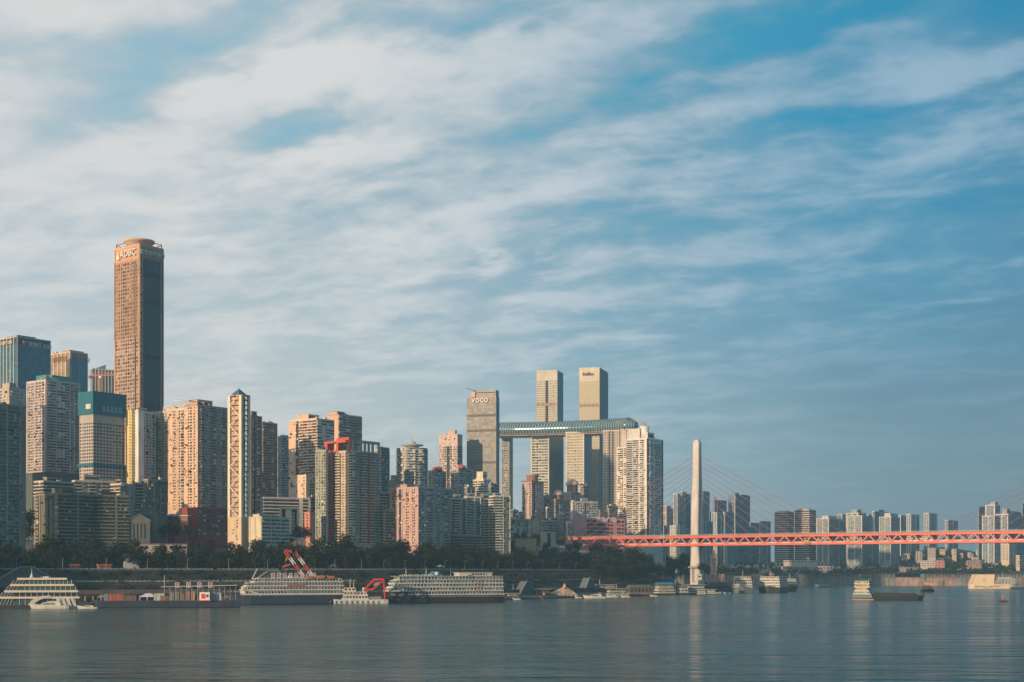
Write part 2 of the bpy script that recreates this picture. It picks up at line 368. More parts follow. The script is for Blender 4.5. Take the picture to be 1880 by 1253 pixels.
# ------------------------------------------------------------------ water and land
def water():
    m, N = newmat('river_water'); P = principled(N)
    ge = N.n('ShaderNodeNewGeometry'); pos = ge.outputs['Position']
    mp = N.n('ShaderNodeMapping'); N.l(pos, mp.inputs[0]); mp.inputs['Rotation'].default_value = (0, 0, R(8)); mp.inputs['Scale'].default_value = (.45, 1.0, 1)
    n1 = N.noise(mp.outputs[0], .42, 3, .62); n2 = N.noise(mp.outputs[0], .075, 3, .5); n3 = N.noise(mp.outputs[0], 1.5, 2, .6)
    mq = N.n('ShaderNodeMapping'); N.l(pos, mq.inputs[0]); mq.inputs['Rotation'].default_value = (0, 0, R(-8)); mq.inputs['Scale'].default_value = (.0035, .016, 1)
    slick = N.noise(mq.outputs[0], 1.0, 4, .6, .6)
    calm = N.mr(slick, .44, .62, 1.0, .5)
    hgt = N.m('MULTIPLY', N.m('ADD', N.m('ADD', N.m('MULTIPLY', n1, .8), N.m('MULTIPLY', N.noise(mp.outputs[0], .16, 2, .55), 1.6)), N.m('ADD', N.m('MULTIPLY', n2, 3.4), N.m('MULTIPLY', n3, .10))), calm)
    bp = N.n('ShaderNodeBump'); bp.inputs['Strength'].default_value = 1.0; bp.inputs['Distance'].default_value = 1.0
    N.l(hgt, bp.inputs['Height']); N.l(bp.outputs[0], P.inputs['Normal'])
    P.inputs['Base Color'].default_value = (.005, .052, .052, 1); P.inputs['IOR'].default_value = 1.33; P.inputs['Specular IOR Level'].default_value = .21; P.inputs['Specular Tint'].default_value = (.50, .92, .86, 1)
    N.l(N.mr(slick, .42, .60, .17, .12), P.inputs['Roughness'])
    mb = MB(); mb.face([(-1500, -60, 0), (2600, -60, 0), (2600, 3400, 0), (-1500, 3400, 0)], m)
    tag(mb.build('river'), 'dark teal rippled river in front of the city', kind='structure')
water()
def veg_mat():
    m, N = newmat('bank_vegetation'); P = principled(N)
    ge = N.n('ShaderNodeNewGeometry'); a = N.noise(ge.outputs['Position'], .12, 5, .65); b = N.noise(ge.outputs['Position'], 1.1, 4, .6)
    c = N.mix(N.mr(a, .35, .65), (.009, .017, .009, 1), (.022, .027, .016, 1)); c = N.mix(N.mr(b, .4, .7, 0, .6), c, (.008, .014, .008, 1))
    N.l(c, P.inputs['Base Color']); P.inputs['Roughness'].default_value = .95
    bp = N.n('ShaderNodeBump'); bp.inputs['Strength'].default_value = .8; bp.inputs['Distance'].default_value = 1.0; N.l(b, bp.inputs['Height']); N.l(bp.outputs[0], P.inputs['Normal'])
    return m
VEG = veg_mat()
CONC = wall(.11, .11, .105, .9, .3); STONE = wall(.045, .048, .045, .9, .3); ASPH = wall(.06, .06, .06, .9)
SHORE = [(-760, 860), (-560, 972), (-388, 1092), (-235, 1186), (-69, 1290), (40, 1430), (127, 1590), (205, 1712), (252, 1800), (272, 2000), (240, 2450), (20, 2800), (-500, 2980)]
def smooth_line(pts, step=25):
    out = []
    for i in range(len(pts)-1):
        p0, p1, p2, p3 = pts[max(i-1, 0)], pts[i], pts[i+1], pts[min(i+2, len(pts)-1)]
        n = max(2, int(math.dist(p1, p2)/step))
        for k in range(n):
            t = k/n; t2, t3 = t*t, t*t*t
            out.append(tuple(.5*((2*b)+(-a+c)*t+(2*a-5*b+4*c-dd)*t2+(-a+3*b-3*c+dd)*t3) for a, b, c, dd in zip(p0, p1, p2, p3)))
    out.append(pts[-1]); return out
SL = smooth_line(SHORE)
def frame_at(i):
    a, b = SL[max(i-1, 0)], SL[min(i+1, len(SL)-1)]; t = Vector((b[0]-a[0], b[1]-a[1])).normalized(); return t, Vector((-t.y, t.x))
SLEN = [0.0]
for i in range(1, len(SL)): SLEN.append(SLEN[-1]+math.dist(SL[i-1], SL[i]))
def shore_pt(s, off):
    """point at arc length s along the left bank, off metres inland; returns x, y, heading"""
    i = 0
    while i < len(SL)-2 and SLEN[i+1] < s: i += 1
    k = (s-SLEN[i])/(SLEN[i+1]-SLEN[i]); t, n = frame_at(i); t2, n2 = frame_at(i+1); n = (n*(1-k)+n2*k).normalized()
    return SL[i][0]*(1-k)+SL[i+1][0]*k+n.x*off, SL[i][1]*(1-k)+SL[i+1][1]*k+n.y*off, math.atan2(-n.x, n.y)
PROFILE = [(0, -2), (0, 1.6), (14, 2.2), (30, 4.5), (31, 9.2), (42, 9.6), (56, 15.5), (57, 18.2), (72, 18.6), (73, 20), (90, 27.2), (91, 28.8), (112, 29.0), (126, 32), (170, 40), (240, 46), (330, 56), (480, 64)]
def bank_z(off):
    for (a, za), (b, zb) in zip(PROFILE, PROFILE[1:]):
        if off <= b: return za if b == a else za+(zb-za)*(off-a)/(b-a)
    return 64
def embankment():
    mb = MB(); rows = []
    for i in range(len(SL)):
        t, n = frame_at(i); r = []
        for (o, z) in PROFILE:
            jz = mnoise.noise(Vector((SL[i][0]*.02, SL[i][1]*.02, o*.1)))*1.2 if o in (42, 56, 73, 90) else 0
            r.append((SL[i][0]+n.x*o, SL[i][1]+n.y*o, z+jz))
        rows.append(r)
    seg = [CONC, STONE, STONE, STONE, CONC, VEG, STONE, CONC, VEG, VEG, STONE, ASPH, VEG, VEG, VEG, CONC, CONC]
    for i in range(len(rows)-1):
        for k in range(len(PROFILE)-1):
            mb.face([rows[i][k], rows[i+1][k], rows[i+1][k+1], rows[i][k+1]], seg[k])
    tag(mb.build('embankment'), 'terraced river embankment with planted slopes under the towers', kind='structure')
    g = MB(); pts = [rows[i][-1] for i in range(len(rows))]
    g.face([(p[0], p[1], 64) for p in pts] + [(-1400, 2980, 64), (-1400, 600, 64)], CONC)
    tag(g.build('ground'), 'city ground plateau behind the embankment', kind='structure')
embankment()
def off_of(x, y):
    best = (1e9, 0)
    for i in range(0, len(SL)-1):
        ax, ay = SL[i]; bx, by = SL[i+1]; L2 = (bx-ax)**2+(by-ay)**2; t = max(0, min(1, ((x-ax)*(bx-ax)+(y-ay)*(by-ay))/L2)); qx, qy = ax+t*(bx-ax), ay+t*(by-ay)
        dd_ = math.hypot(x-qx, y-qy); sg = 1 if (bx-ax)*(y-ay)-(by-ay)*(x-ax) > 0 else -1
        if dd_ < best[0]: best = (dd_, sg*dd_)
    return best[1]
_DO = {}
def d_off(px, off):
    """depth along a photo column at which the land lies off metres behind the shore line"""
    k = (int(px/6), off)
    if k not in _DO:
        d = 1000.0
        while d < 2100 and off_of(at(px, d), d) < off: d += 6
        _DO[k] = d
    return _DO[k]
def interp(x, tab):
    if x <= tab[0][0]: return tab[0][1]
    for (a, va), (b, vb) in zip(tab, tab[1:]):
        if x <= b: return va+(vb-va)*(x-a)/(b-a)
    return tab[-1][1]
def dd(px, d):
    """depth of a near-city building: the front row stands just behind the tree belt"""
    if d >= 2000 or px > 1232: return d
    base = interp(px, [(0, 1208), (90, 1240), (250, 1222), (450, 1245), (640, 1295), (870, 1315), (935, 1420), (960, 1600), (1240, 1600)])
    tgt = d_off(px, 158 if px < 930 else 128)
    s_ = max(0.0, tgt-base)
    return base+s_+(d-base)*(2000-base-s_)/(2000-base) if d > base else d+s_
# ------------------------------------------------------------------ far bank
def far_h(x, y):
    t = max(0.0, min(1.0, (y-2862)/900)); px = CX + x*F/max(y, 1)
    hill = math.exp(-((px-1730)/95)**2)*46 + math.exp(-((px-1345)/60)**2)*14 + math.exp(-((px-1880)/60)**2)*25
    n = mnoise.noise(Vector((x*.006, y*.006, 3)))*7
    s = t**.8
    return 23.5 + s*(22+hill+n) if y > 2862 else 23.5
def far_bank():
    mb = MB(); xs = [-300+i*40 for i in range(66)]; ys = [2846, 2862]+[2880+j*45 for j in range(40)]
    vs = [(x, y, far_h(x, y)) for y in ys for x in xs]; nx = len(xs)
    mb.mesh(vs, [(j*nx+i, j*nx+i+1, (j+1)*nx+i+1, (j+1)*nx+i) for j in range(len(ys)-1) for i in range(nx-1)], VEG, True)
    tag(mb.build('hillside'), 'green hillside rising behind the far bank', kind='structure')
    w = MB(); S1, S2 = wall(.42, .30, .25, .9, .45), wall(.20, .20, .20, .9, .4)
    x = -300.0; rg = random.Random(3)
    while x < 2300:
        L = rg.choice([30, 45, 60]); px = CX+x*F/2840; y0 = 2838+rg.uniform(-3, 3)
        m = S1 if (1455 < px < 1485 or 1640 < px < 1700 or px > 1860) else S2
        w.box(x, x+L-.3, y0, 2847.5, -3, 16.5, m); w.box(x-.2, x+L-.1, y0-1.2, 2847.8, 16.6, 17.4, S2)
        if not (1640 < px < 1690):
            w.box(x, x+L-.3, y0+3, 2847.2, 17.5, 23, S2)
            for k in range(int(L/7)): w.box(x+k*7, x+k*7+1.2, y0+.4, y0+2.9, 17.4, 23, CONC)
            w.box(x-.1, x+L-.1, y0, 2848.2, 23.05, 23.9, CONC)
        for k in range(int(L/10)): w.box(x+k*10+2, x+k*10+3.2, y0-.9, y0-.02, -3, 16.5, m)
        x += L
    tag(w.build('quay_wall'), 'tall ribbed retaining wall along the far river bank', kind='structure')
far_bank()
# ------------------------------------------------------------------ near city
PEACH = wall(.66, .47, .35); PEACHL = wall(.74, .58, .46); CREAM = wall(.66, .60, .46); GREY = wall(.40, .40, .39); PALE = wall(.56, .56, .54)
PINKW = wall(.50, .42, .41); PINK = wall(.62, .38, .33); BEIGE = wall(.46, .42, .36); TAUPE = wall(.30, .25, .22); DKG = wall(.17, .18, .18)
OLIVE = wall(.30, .28, .19); BROWN = wall(.36, .27, .22); MAROON = wall(.30, .055, .06); YELL = wall(.70, .60, .28); TEALNET = wall(.015, .15, .21, .8, .12)
BGREY = wall(.27, .30, .31); GREENW = wall(.33, .37, .31)
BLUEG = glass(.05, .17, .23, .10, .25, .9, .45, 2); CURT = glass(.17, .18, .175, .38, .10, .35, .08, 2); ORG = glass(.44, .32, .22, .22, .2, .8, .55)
DBLUE = glass(.035, .095, .125, .22, .3, .6, .35, 2)
WARM = glass(.12, .10, .09, .2, .8, .8)
T = 'apartment_tower'
DIM += [wall(.14, .14, .12), wall(.13, .135, .125), wall(.24, .22, .20), wall(.16, .16, .15), wall(.24, .19, .17)]
# --- far left group
bld(T, 'dark beige apartment tower with white framed grid windows at the left edge of the city', 'apartment tower', -70, -62, 47, 737, 1003, 1215, '', 'WW|WWSWW|WW|.', wall(.24, .22, .20), wall(.34, .32, .29), GLT, th=42, fh=3.3, La=22)
bld('apartment_block', 'pale tan roof block with three small windows behind the dark corner tower', 'building', -24, 17, 48, 714, 860, 1420, '..n.', '.nnn.', BEIGE, th=45)
b = bld('office_tower', 'blue glass bank tower with white letters near its roof at the far left', 'office tower', -12, 31, 93, 619, 850, 1760, '|g|g|g|g|g|g|g', '|gggggggggggg|', DBLUE, wall(.48, .46, .43), BLUEG, fh=4.2, th=38,
        penthouse=[(.1, .62, .1, .6, 0, 3.2)], skip_top=9, body=DBLUE, piers=.6, nvar=2)
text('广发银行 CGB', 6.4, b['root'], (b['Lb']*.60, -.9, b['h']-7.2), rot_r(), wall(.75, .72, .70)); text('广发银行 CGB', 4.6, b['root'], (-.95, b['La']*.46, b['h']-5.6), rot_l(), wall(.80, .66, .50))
lg = MB(); lg.lathe([(.01, -.3), (2.4, -.3), (2.4, .3), (.01, .3)], 0, 0, RED, 12); o = lg.build('sign_logo', b['root'], (b['Lb']*.2, -.95, b['h']-5.8)); o.rotation_euler = (R(90), 0, 0)
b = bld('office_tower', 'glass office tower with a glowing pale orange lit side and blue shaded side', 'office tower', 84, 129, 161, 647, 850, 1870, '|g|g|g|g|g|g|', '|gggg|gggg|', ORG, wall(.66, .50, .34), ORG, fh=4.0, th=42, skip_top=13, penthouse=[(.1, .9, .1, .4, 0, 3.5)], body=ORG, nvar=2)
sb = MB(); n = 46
sb.box(-.15, b['Lb']-.3, -.22, -.02, -10, b['h']-.6, BLUEG)  # orange sunlight and bluish shade are put into the two glass colours
sb.build('shade_tint_glazing', b['root'])
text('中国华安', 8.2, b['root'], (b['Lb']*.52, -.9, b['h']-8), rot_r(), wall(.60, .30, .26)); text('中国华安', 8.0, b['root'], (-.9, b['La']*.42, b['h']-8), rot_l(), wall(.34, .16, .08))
b = bld('office_tower', 'distant pale glass office building with a wedge roof behind the tower crane', 'office building', 166, 168.6, 216, 678, 830, 2050, '', '|g|g|g|g|g|g|g|g', CURT, wall(.64, .60, .54), CURT, fh=4.0, th=58, skip_top=5, nvar=2, clutter=False)
wb = MB(); h = b['h']; wb.mesh([(2, 1, h), (b['Lb']*.55, 1, h), (b['Lb']*.55, 9, h), (2, 9, h), (b['Lb']*.55, 1, h+8), (b['Lb']*.55, 9, h+8)], [(0, 1, 4), (3, 5, 2), (0, 4, 5, 3), (1, 2, 5, 4)], STEEL); wb.build('wedge_roof', b['root'])
# --- tall orange tower
def tall_tower():
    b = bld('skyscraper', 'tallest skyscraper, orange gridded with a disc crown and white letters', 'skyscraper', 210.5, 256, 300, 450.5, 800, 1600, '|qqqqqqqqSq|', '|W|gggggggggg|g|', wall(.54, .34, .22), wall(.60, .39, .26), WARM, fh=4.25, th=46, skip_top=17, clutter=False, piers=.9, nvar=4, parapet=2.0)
    r, La, Lb, h = b['root'], b['La'], b['Lb'], b['h']
    g = MB()                                                    # right face glass curtain, its bluish shade put into the colour
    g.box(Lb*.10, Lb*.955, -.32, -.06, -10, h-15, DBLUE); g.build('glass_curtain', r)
    for zc in (.70, .41, .845, .15):
        k = MB(); k.box(Lb*.13, Lb*.92, -.62, -.33, h*zc, h*zc+4.6, DARK); k.build('mechanical_band', r)
    f = MB()
    for i in range(30):
        u = Lb*(.10+.855*i/29); f.box(u, u+.22, -.40, -.33, -10, h-15, wall(.13, .14, .15))
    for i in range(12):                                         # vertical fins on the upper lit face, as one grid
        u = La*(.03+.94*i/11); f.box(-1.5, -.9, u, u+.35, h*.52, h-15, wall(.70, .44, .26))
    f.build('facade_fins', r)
    c = MB()
    cx, cy = Lb/2, La/2
    c.lathe([(8, h-2), (8.5, h+2), (9.5, h+4), (17.5, h+8.6), (18.2, h+9.6), (18.2, h+11), (.1, h+11.6)], cx, cy, wall(.60, .46, .36), 32)
    c.build('crown_disc', r)
    d = MB()
    for i in range(28):
        t = 2*math.pi*i/28; d.tube((cx+17.6*math.cos(t), cy+17.6*math.sin(t), h+11), (cx+17.6*math.cos(t), cy+17.6*math.sin(t), h+12.4), .1, RED, 4)
    d.build('crown_railing', r)
    rd = plain('red_steel', .34, .05, .05, .5)
    for sx, sy in ((0, 1), (1, 0), (0, 0), (1, 1)):
        s_ = MB(); ex, ey = sx*Lb, sy*La; ix, iy = cx+(ex-cx)*.45, cy+(ey-cy)*.45; ox, oy = cx+(ex-cx)*.92, cy+(ey-cy)*.92
        for za, zb_ in ((h+.5, h+6), (h+6, h+.5)): s_.bar((ix, iy, za), (ox, oy, zb_), 1.0, 1.0, rd)
        s_.bar((ix, iy, h+9.5), (ox, oy, h+6.5), .8, .8, rd); s_.bar((ox, oy, h-.5), (ox, oy, h+7), .9, .9, rd)
        s_.build('crown_truss', r)
    wm = wall(.66, .62, .57, .6, .05)
    text('ADBC', 11.0, r, (-1.5, La*.42, h-7.0), rot_l(), wm, ext=.4)
    lg = MB(); lg.mesh([(-1.3, La*.83, h-11), (-1.3, La*.83-3, h-11), (-1.3, La*.83+.2, h-3), (-1.3, La*.83+3.4, h-11), (-1.3, La*.83+.2, h-6)], [(1, 0, 4, 2), (0, 3, 2, 4)], wm)
    lg.box(-1.6, -1.1, La*.83-3, La*.83+3.4, h-12, h-11, wm); lg.build('sign_logo', r)
    text('农业发展银行', 5.9, r, (Lb*.52, -1.4, h-7.4), rot_r(), wm, ext=.4)
    k = MB(); k.box(Lb*.06, Lb*.98, -1.0, -.4, h-13.5, h-1.5, wall(.30, .24, .21)); k.build('sign_panel', r)
tall_tower()
b = bld(T, 'large pinkish grey apartment tower with a green roof pavilion', 'apartment tower', 49, 84, 147, 699, 868, 1500, '|wv|wvw|', '|BB|BBB|aw|', PINKW, wall(.58, .50, .48), GL, fh=3.0, th=44)
rb = MB(); Lb, La, h = b['Lb'], b['La'], b['h']; GR = plain('green_roof_glass', .04, .26, .20, .4)
rb.prism([(Lb*.22, La*.5), (Lb*.35, La*.30), (Lb*.9, La*.30), (Lb*.9, La*.9), (Lb*.22, La*.9)], h+.1, h+8.5, GR); rb.build('roof_pavilion', b['root'])
rb = MB(); rb.mesh([(-.6, -.6, h+1.4), (9, -.6, h+1.4), (9, 9, h+1.4), (-.6, 9, h+1.4), (4, 4, h+7.5)], [(0, 1, 4), (1, 2, 4), (2, 3, 4), (3, 0, 4)], DKG); rb.build('corner_gable', b['root'])
bld('podium_block', 'dark green podium block below the pinkish grey apartment tower', 'podium', 46, 84, 150, 869, 960, 1480, '....', 'gg.ggg', wall(.10, .13, .13), None, DBLUE, fh=4, clutter=False)
b = bld(T, 'unfinished concrete tower wrapped in teal safety netting at the top', 'construction tower', 146, 171, 229, 719, 882, 1405, 'wwwwww', 'wwwwwwwwww', wall(.44, .41, .39), None, DARK, fh=3.4, th=36, skip_top=31, parapet=0, clutter=False, nvar=2)
nb = MB(); Lb, La, h = b['Lb'], b['La'], b['h']; nb.box(-1.2, Lb+1.2, -1.2, La+1.2, h-23, h+.4, TEALNET); nb.build('safety_netting', b['root'])
nb = MB(); nb.box(-1.6, Lb+1.6, -1.6, La+1.6, h-76, h-73, TEALNET); nb.build('netting_ledge', b['root'])
lp = plain('pale_panel', .42, .62, .66, .6)
for i in range(5):
    k = MB(); u = Lb*(.28+.13*i); k.box(u, u+.5, -1.5, -1.25, h-19, h-14.2, lp); k.box(u+2.0, u+2.5, -1.5, -1.25, h-19, h-14.2, lp); k.box(u+.51, u+1.99, -1.5, -1.25, h-14.8, h-14.2, lp); k.box(u+.51, u+1.99, -1.5, -1.25, h-19, h-18.4, lp); k.build('sign_panel', b['root'])
k = MB(); k.box(-1.5, -1.25, La*.10, La*.45, h-17.5, h-12.5, wall(.7, .62, .56)); k.build('sign_board', b['root'])
def tower_crane(px, py0, py1, d, l1, l2, yaw, lab, mm):
    d = dd(px, d); r = empty('tower_crane', (at(px, d), d, zat(py0, d)), yaw, lab, 'crane'); h = zat(py1, d)-zat(py0, d); w = .9
    m = MB()
    for sx in (-w, w):
        for sy in (-w, w): m.bar((sx, sy, -3), (sx, sy, h), .35, .35, mm)
    for i in range(int(h/2.2)):
        z = i*2.2; s_ = 1 if i % 2 else -1
        m.bar((-w*s_, -w, z), (w*s_, -w, z+2.2), .2, .2, mm); m.bar((-w, -w*s_, z), (-w, w*s_, z+2.2), .2, .2, mm)
    m.build('mast', r)
    j = MB()
    for (sy, sz) in ((-.7, 0), (.7, 0), (0, 1.6)): j.bar((-l1, sy, h+.5+sz), (l2, sy, h+.5+sz), .3, .3, mm)
    k = -l1
    while k < l2-2: j.bar((k, 0, h+2.1), (k+1.2, -.7, h+.5), .16, .16, mm); j.bar((k+1.2, -.7, h+.5), (k+2.4, 0, h+2.1), .16, .16, mm); k += 2.4
    j.build('jib', r)
    a = MB(); a.bar((0, 0, h), (0, 0, h+5), .6, .6, mm); a.bar((0, 0, h+5), (l2*.7, 0, h+2.1), .12, .12, STEEL); a.bar((0, 0, h+5), (-l1*.8, 0, h+2.1), .12, .12, STEEL); a.build('apex', r)
    c = MB(); c.box(.9, 2.6, -1.8, -.2, h-2.2, h+.1, WHITE); c.box(2.61, 2.7, -1.6, -.4, h-1.6, h-.4, GL); c.build('cab', r)
    c = MB(); c.box(-l1, -l1+3, -1, 1, h-2, h+.4, CONC); c.build('counterweight', r)
tower_crane(182, 718, 691, 1425, 11, 24, R(-8), 'orange and dark tower crane standing on the teal netted construction tower', plain('crane_paint', .50, .20, .08, .5))
# --- yellow / white slab and the peach towers
bld(T, 'yellow and white sided apartment slab with a shaded dark face', 'apartment tower', 232, 256, 286, 757, 890, 1432, 'n.', '|vav|av|', PALE, wall(.55, .55, .53), GL, th=50, fh=3.0)
yb = MB(); z = zat(757, 1438)-zat(890, 1438)
def slab_piece(px0, px1, yt, yb_, d, depth, m, nm, lab, cat, w=None, fh=3.1, pat='', yaw=0, glassm=None, trim=None, group=None, cap=True):
    """a thin frontal block turned by yaw, its front between two photo columns"""
    d = dd((px0+px1)/2, d); x0, x1 = at(px0, d), at(px1, d); r = empty(nm, (x0, d, zat(yb_, d)), yaw, lab, cat, group); L = (x1-x0)/max(.3, math.cos(yaw)); h = zat(yt, d)-zat(yb_, d)
    mb = MB(); mb.box(0, L, 0, depth, -12, h, m); mb.build('wall', r)
    if cap: c = MB(); c.box(-.3, L+.3, -.3, depth+.3, h, h+1, trim or m); c.box(L*.3, L*.55, depth*.3, depth*.6, h+1, h+2.6, trim or m); c.build('roof', r)
    if pat:
        fr = Face('R', L); rg = random.Random(int(px0+yt))
        mats = dict(glass=glassm or GL, trim=trim or m, curtain=RAIL, deep=DARK, ac=RAIL, _win=MB(), _bal=MB()); floor_meshes(fr, pat, fh, mats, rg)
        a = mats['_win'].data('window_band') if mats['_win'].v else None; bb = mats['_bal'].data('balcony_band') if mats['_bal'].v else None
        for i in range(min(90, int((h-.5)/fh))):
            for me, nm2 in ((a, 'window_band'), (bb, 'balcony_band')):
                if me: o = bpy.data.objects.new(nm2, me); col.objects.link(o); o.parent = r; o.location = (0, 0, h-.5-(i+1)*fh)
    return r, L, h
slab_piece(231, 244.5, 756, 890, 1418, 9, YELL, T, 'narrow yellow painted end wall with a single column of small windows', 'apartment tower', pat='.n', yaw=R(-38))
slab_piece(245, 256.5, 756, 890, 1415, 7, wall(.76, .72, .70), T, 'narrow white end wall beside the yellow end wall', 'apartment tower', pat='n.', yaw=R(-38))
bld(T, 'mottled brown balcony tower between the yellow slab and the peach tower', 'apartment tower', 272, 307.5, 311, 757, 950, 1440, 'vavava', '.', wall(.50, .42, .36), None, GL, th=30, fh=2.9)
b = bld(T, 'peach apartment wing with few windows and a pergola roof', 'apartment tower', 306, 338.5, 343, 752, 940, 1415, '..v|aq', '', PEACH, PEACHL, GL, th=28, fh=3.0)
def pergola(b, u0, u1, v0, v1, h0, h1, m, n=9):
    k = MB(); Lb, La, h = b['Lb'], b['La'], b['h']; x0, x1, y0, y1 = u0*Lb, u1*Lb, v0*La, v1*La
    for x in (x0, x1):
        for y in (y0, (y0+y1)/2, y1): k.bar((x, y, h), (x, y, h+h0), .4, .4, m)
    for x in (x0, x1): k.bar((x, y0, h+h0), (x, y1, h+h1), .5, .6, m)
    for i in range(n+1): y = y0+(y1-y0)*i/n; z = h+h0+(h1-h0)*i/n; k.bar((x0, y, z+.4), (x1, y, z+.4), .35, .4, m)
    k.build('pergola', b['root'])
pergola(b, .1, .9, -.1, 1.2, 4.5, 4.0, PEACHL)
b = bld(T, 'large peach apartment tower with windows on its lit side and brown shaded side', 'apartment tower', 338.5, 363, 418, 745, 933, 1392, '.awa.', 'aBvaBBvaBv', PEACH, wall(.40, .30, .25), GL, th=36, fh=3.0, penthouse=[(.12, .62, .3, .85, 0, 7)])
k = MB(); k.box(.3, b['Lb']-.05, -.12, -.02, -6, b['h']-1, wall(.38, .29, .25)); k.build('shade_tint_cladding', b['root'])  # darker sheet, the right side's shade put into the wall colour
pergola(b, -.25, .25, .1, 1.2, 4, 6.5, PEACHL)
bld('podium_block', 'maroon podium under the peach towers with two rows of windows', 'podium', 334, 363, 420, 934, 990, 1376, '....', 'qqqqqqq', MAROON, None, GL, fh=4.6, th=38, clutter=False)
slab_piece(292, 345, 948, 988, 1362, 15, MAROON, 'podium_block', 'low maroon podium wing with white framed openings left of the big maroon podium', 'podium', pat='qqqq', fh=5, trim=PALE)
# --- lattice tower
def lattice_tower():
    d = dd(443, 1275); th = R(34); C = Vector((at(443, d), d, 0)); dx = Vector((math.sin(th), math.cos(th), 0)); dy = Vector((-math.cos(th), math.sin(th), 0))
    def solve(px, D): t = (px-CX)/F; return (t*C.y-C.x)/(D.x-t*D.y)
    La, Lb = solve(418, dy), solve(459.5, dx); z0 = zat(1008, d); hb = zat(950, d)-z0; h = zat(724, d)-z0
    r = empty('lattice_tower', (C.x, C.y, z0), math.atan2(dx.y, dx.x), 'tall cream lattice lift tower with zigzag bracing and a blue pyramid roof', 'lift tower')
    CR = wall(.74, .66, .50, .7, .08); k = MB(); k.box(0, Lb, 0, La, -12, hb, wall(.60, .49, .34)); k.build('base_block', r)
    rg = random.Random(4)
    for i in range(9):
        w = MB(); u = rg.choice([.25, .55, .3]); z = hb*(.08+.1*i); w.box(-.12, .1, La*u, La*u+1.1, z, z+1.6, GL); w.box(-.5, -.13, La*u+1.4, La*u+2.2, z, z+.8, STEEL); w.build('window', r)
        w = MB(); w.box(Lb*.45, Lb*.45+1.1, -.12, .1, z, z+1.5, GL); w.build('window', r)
    pw = 3.3
    for (x0, y0, a, b_) in ((0, 0, pw*.8, pw), (0, La-pw*.9, pw*.8, pw*.9), (Lb-pw*.7, 0, pw*.7, pw*.8), (Lb-pw*.7, La-pw*.8, pw*.7, pw*.8)):
        k = MB(); k.box(x0, x0+a, y0, y0+b_, hb, h, CR); k.build('pier', r)
    n = 24; fh = (h-hb)/n; SL_ = wall(.55, .26, .17, .8)
    k = MB(); k.box(pw*.9, Lb-pw*.9, pw*1.1, La-pw*1.1, hb, h-2, wall(.46, .37, .27)); k.build('core_wall', r)
    for i in range(n):
        z = hb+i*fh; k = MB()
        k.box(.4, Lb-.4, .5, La-.5, z, z+.55, SL_); k.build('landing', r)
        k = MB(); s_ = i % 4 < 2; f0, f1 = (i % 2)/2, 0
        ya, yb_ = pw, La-pw*.9; seg = (yb_-ya)/2
        q = i % 4; pts = [0, 1, 2, 1, 0]
        # zigzag: each storey crosses half of the bay
        a_, b_ = pts[q], pts[q+1]
        k.bar((-.05, ya+seg*a_, z), (-.05, ya+seg*b_, z+fh), .4, .75, CR)
        xa, xb_ = pw*.8, Lb-pw*.7; sg = (xb_-xa)/2
        k.bar((xa+sg*a_, -.05, z), (xa+sg*b_, -.05, z+fh), .7, .35, CR); k.build('brace', r)
    k = MB(); k.box(0, Lb, 0, La, h-.9, h, SL_); k.build('roof_slab', r)
    k = MB(); cx, cy = Lb*.35, La*.4; a = 5.2; BL = plain('blue_roof_tile', .03, .13, .26, .5)
    k.mesh([(cx-a, cy-a, h+.5), (cx+a, cy-a, h+.5), (cx+a, cy+a, h+.5), (cx-a, cy+a, h+.5), (cx, cy, h+6.5)], [(0, 1, 4), (1, 2, 4), (2, 3, 4), (3, 0, 4), (0, 3, 2, 1)], BL); k.tube((cx, cy, h+6), (cx, cy, h+9), .12, STEEL, 4); k.build('pyramid_roof', r)
lattice_tower()
bld('office_block', 'cream low office block with grid windows right of the lattice tower', 'office block', 457, 481, 531, 951, 1006, 1262, '|.|.|', 'WWWW|WWWW|WWWW', CREAM, wall(.52, .50, .42), GLT, fh=3.6, th=44, penthouse=[(.05, .5, .3, .8, 0, 3.4)], clutter=False)
# --- centre left back
bld(T, 'dark brown apartment tower just right of the lattice tower', 'apartment tower', 452, 461, 481, 765, 948, 1610, 'aa', 'aSaBa', wall(.24, .19, .17), None, GL)
bld(T, 'grey brown apartment tower with a brown right edge behind the lattice tower', 'apartment tower', 476, 482, 509, 777, 945, 1650, 'v', 'BBBBv|', wall(.22, .20, .19), wall(.36, .25, .21), GL)
bld(T, 'slim grey grid windowed tower partly hidden by the tall peach tower', 'apartment tower', 510, 517, 531, 803, 920, 1760, 'vv', 'vwv', wall(.34, .33, .32), None, GL)
bld('office_block', 'long low grey building with a white roof edge beside a maroon wall', 'office block', 478, 484, 578, 915, 965, 1450, 'W', 'hhh|h', BGREY, PALE, DBLUE, fh=3.6, th=62, clutter=False)
b = bld(T, 'tall peach tower with a blank lit edge and roof garden plants', 'apartment tower', 530, 581, 613, 770, 960, 1510, '..SWWWW', 'BBBB', PEACH, PEACHL, GL, fh=3.2, th=36, penthouse=[(.1, .7, .35, .75, 0, 6.5)])
k = MB(); k.box(.2, b['Lb'], -.1, -.02, -6, b['h']-.8, wall(.34, .29, .26)); k.build('shade_tint_cladding', b['root'])  # shade of the right face is put into this darker sheet
bld('apartment_block', 'blank pale peach lower block in front of the tall peach tower', 'building', 530, 562, 569, 874, 925, 1480, '....n', '..', PEACHL, None, GL, th=34)
b = bld(T, 'second peach tower with an open frame roof behind the tall peach one', 'apartment tower', 602, 621, 664, 762, 930, 1660, '...', 'BWBBWB', wall(.66, .45, .32), wall(.42, .34, .29), GL, fh=3.2, penthouse=[(0, .3, .1, .9, 0, 4)])
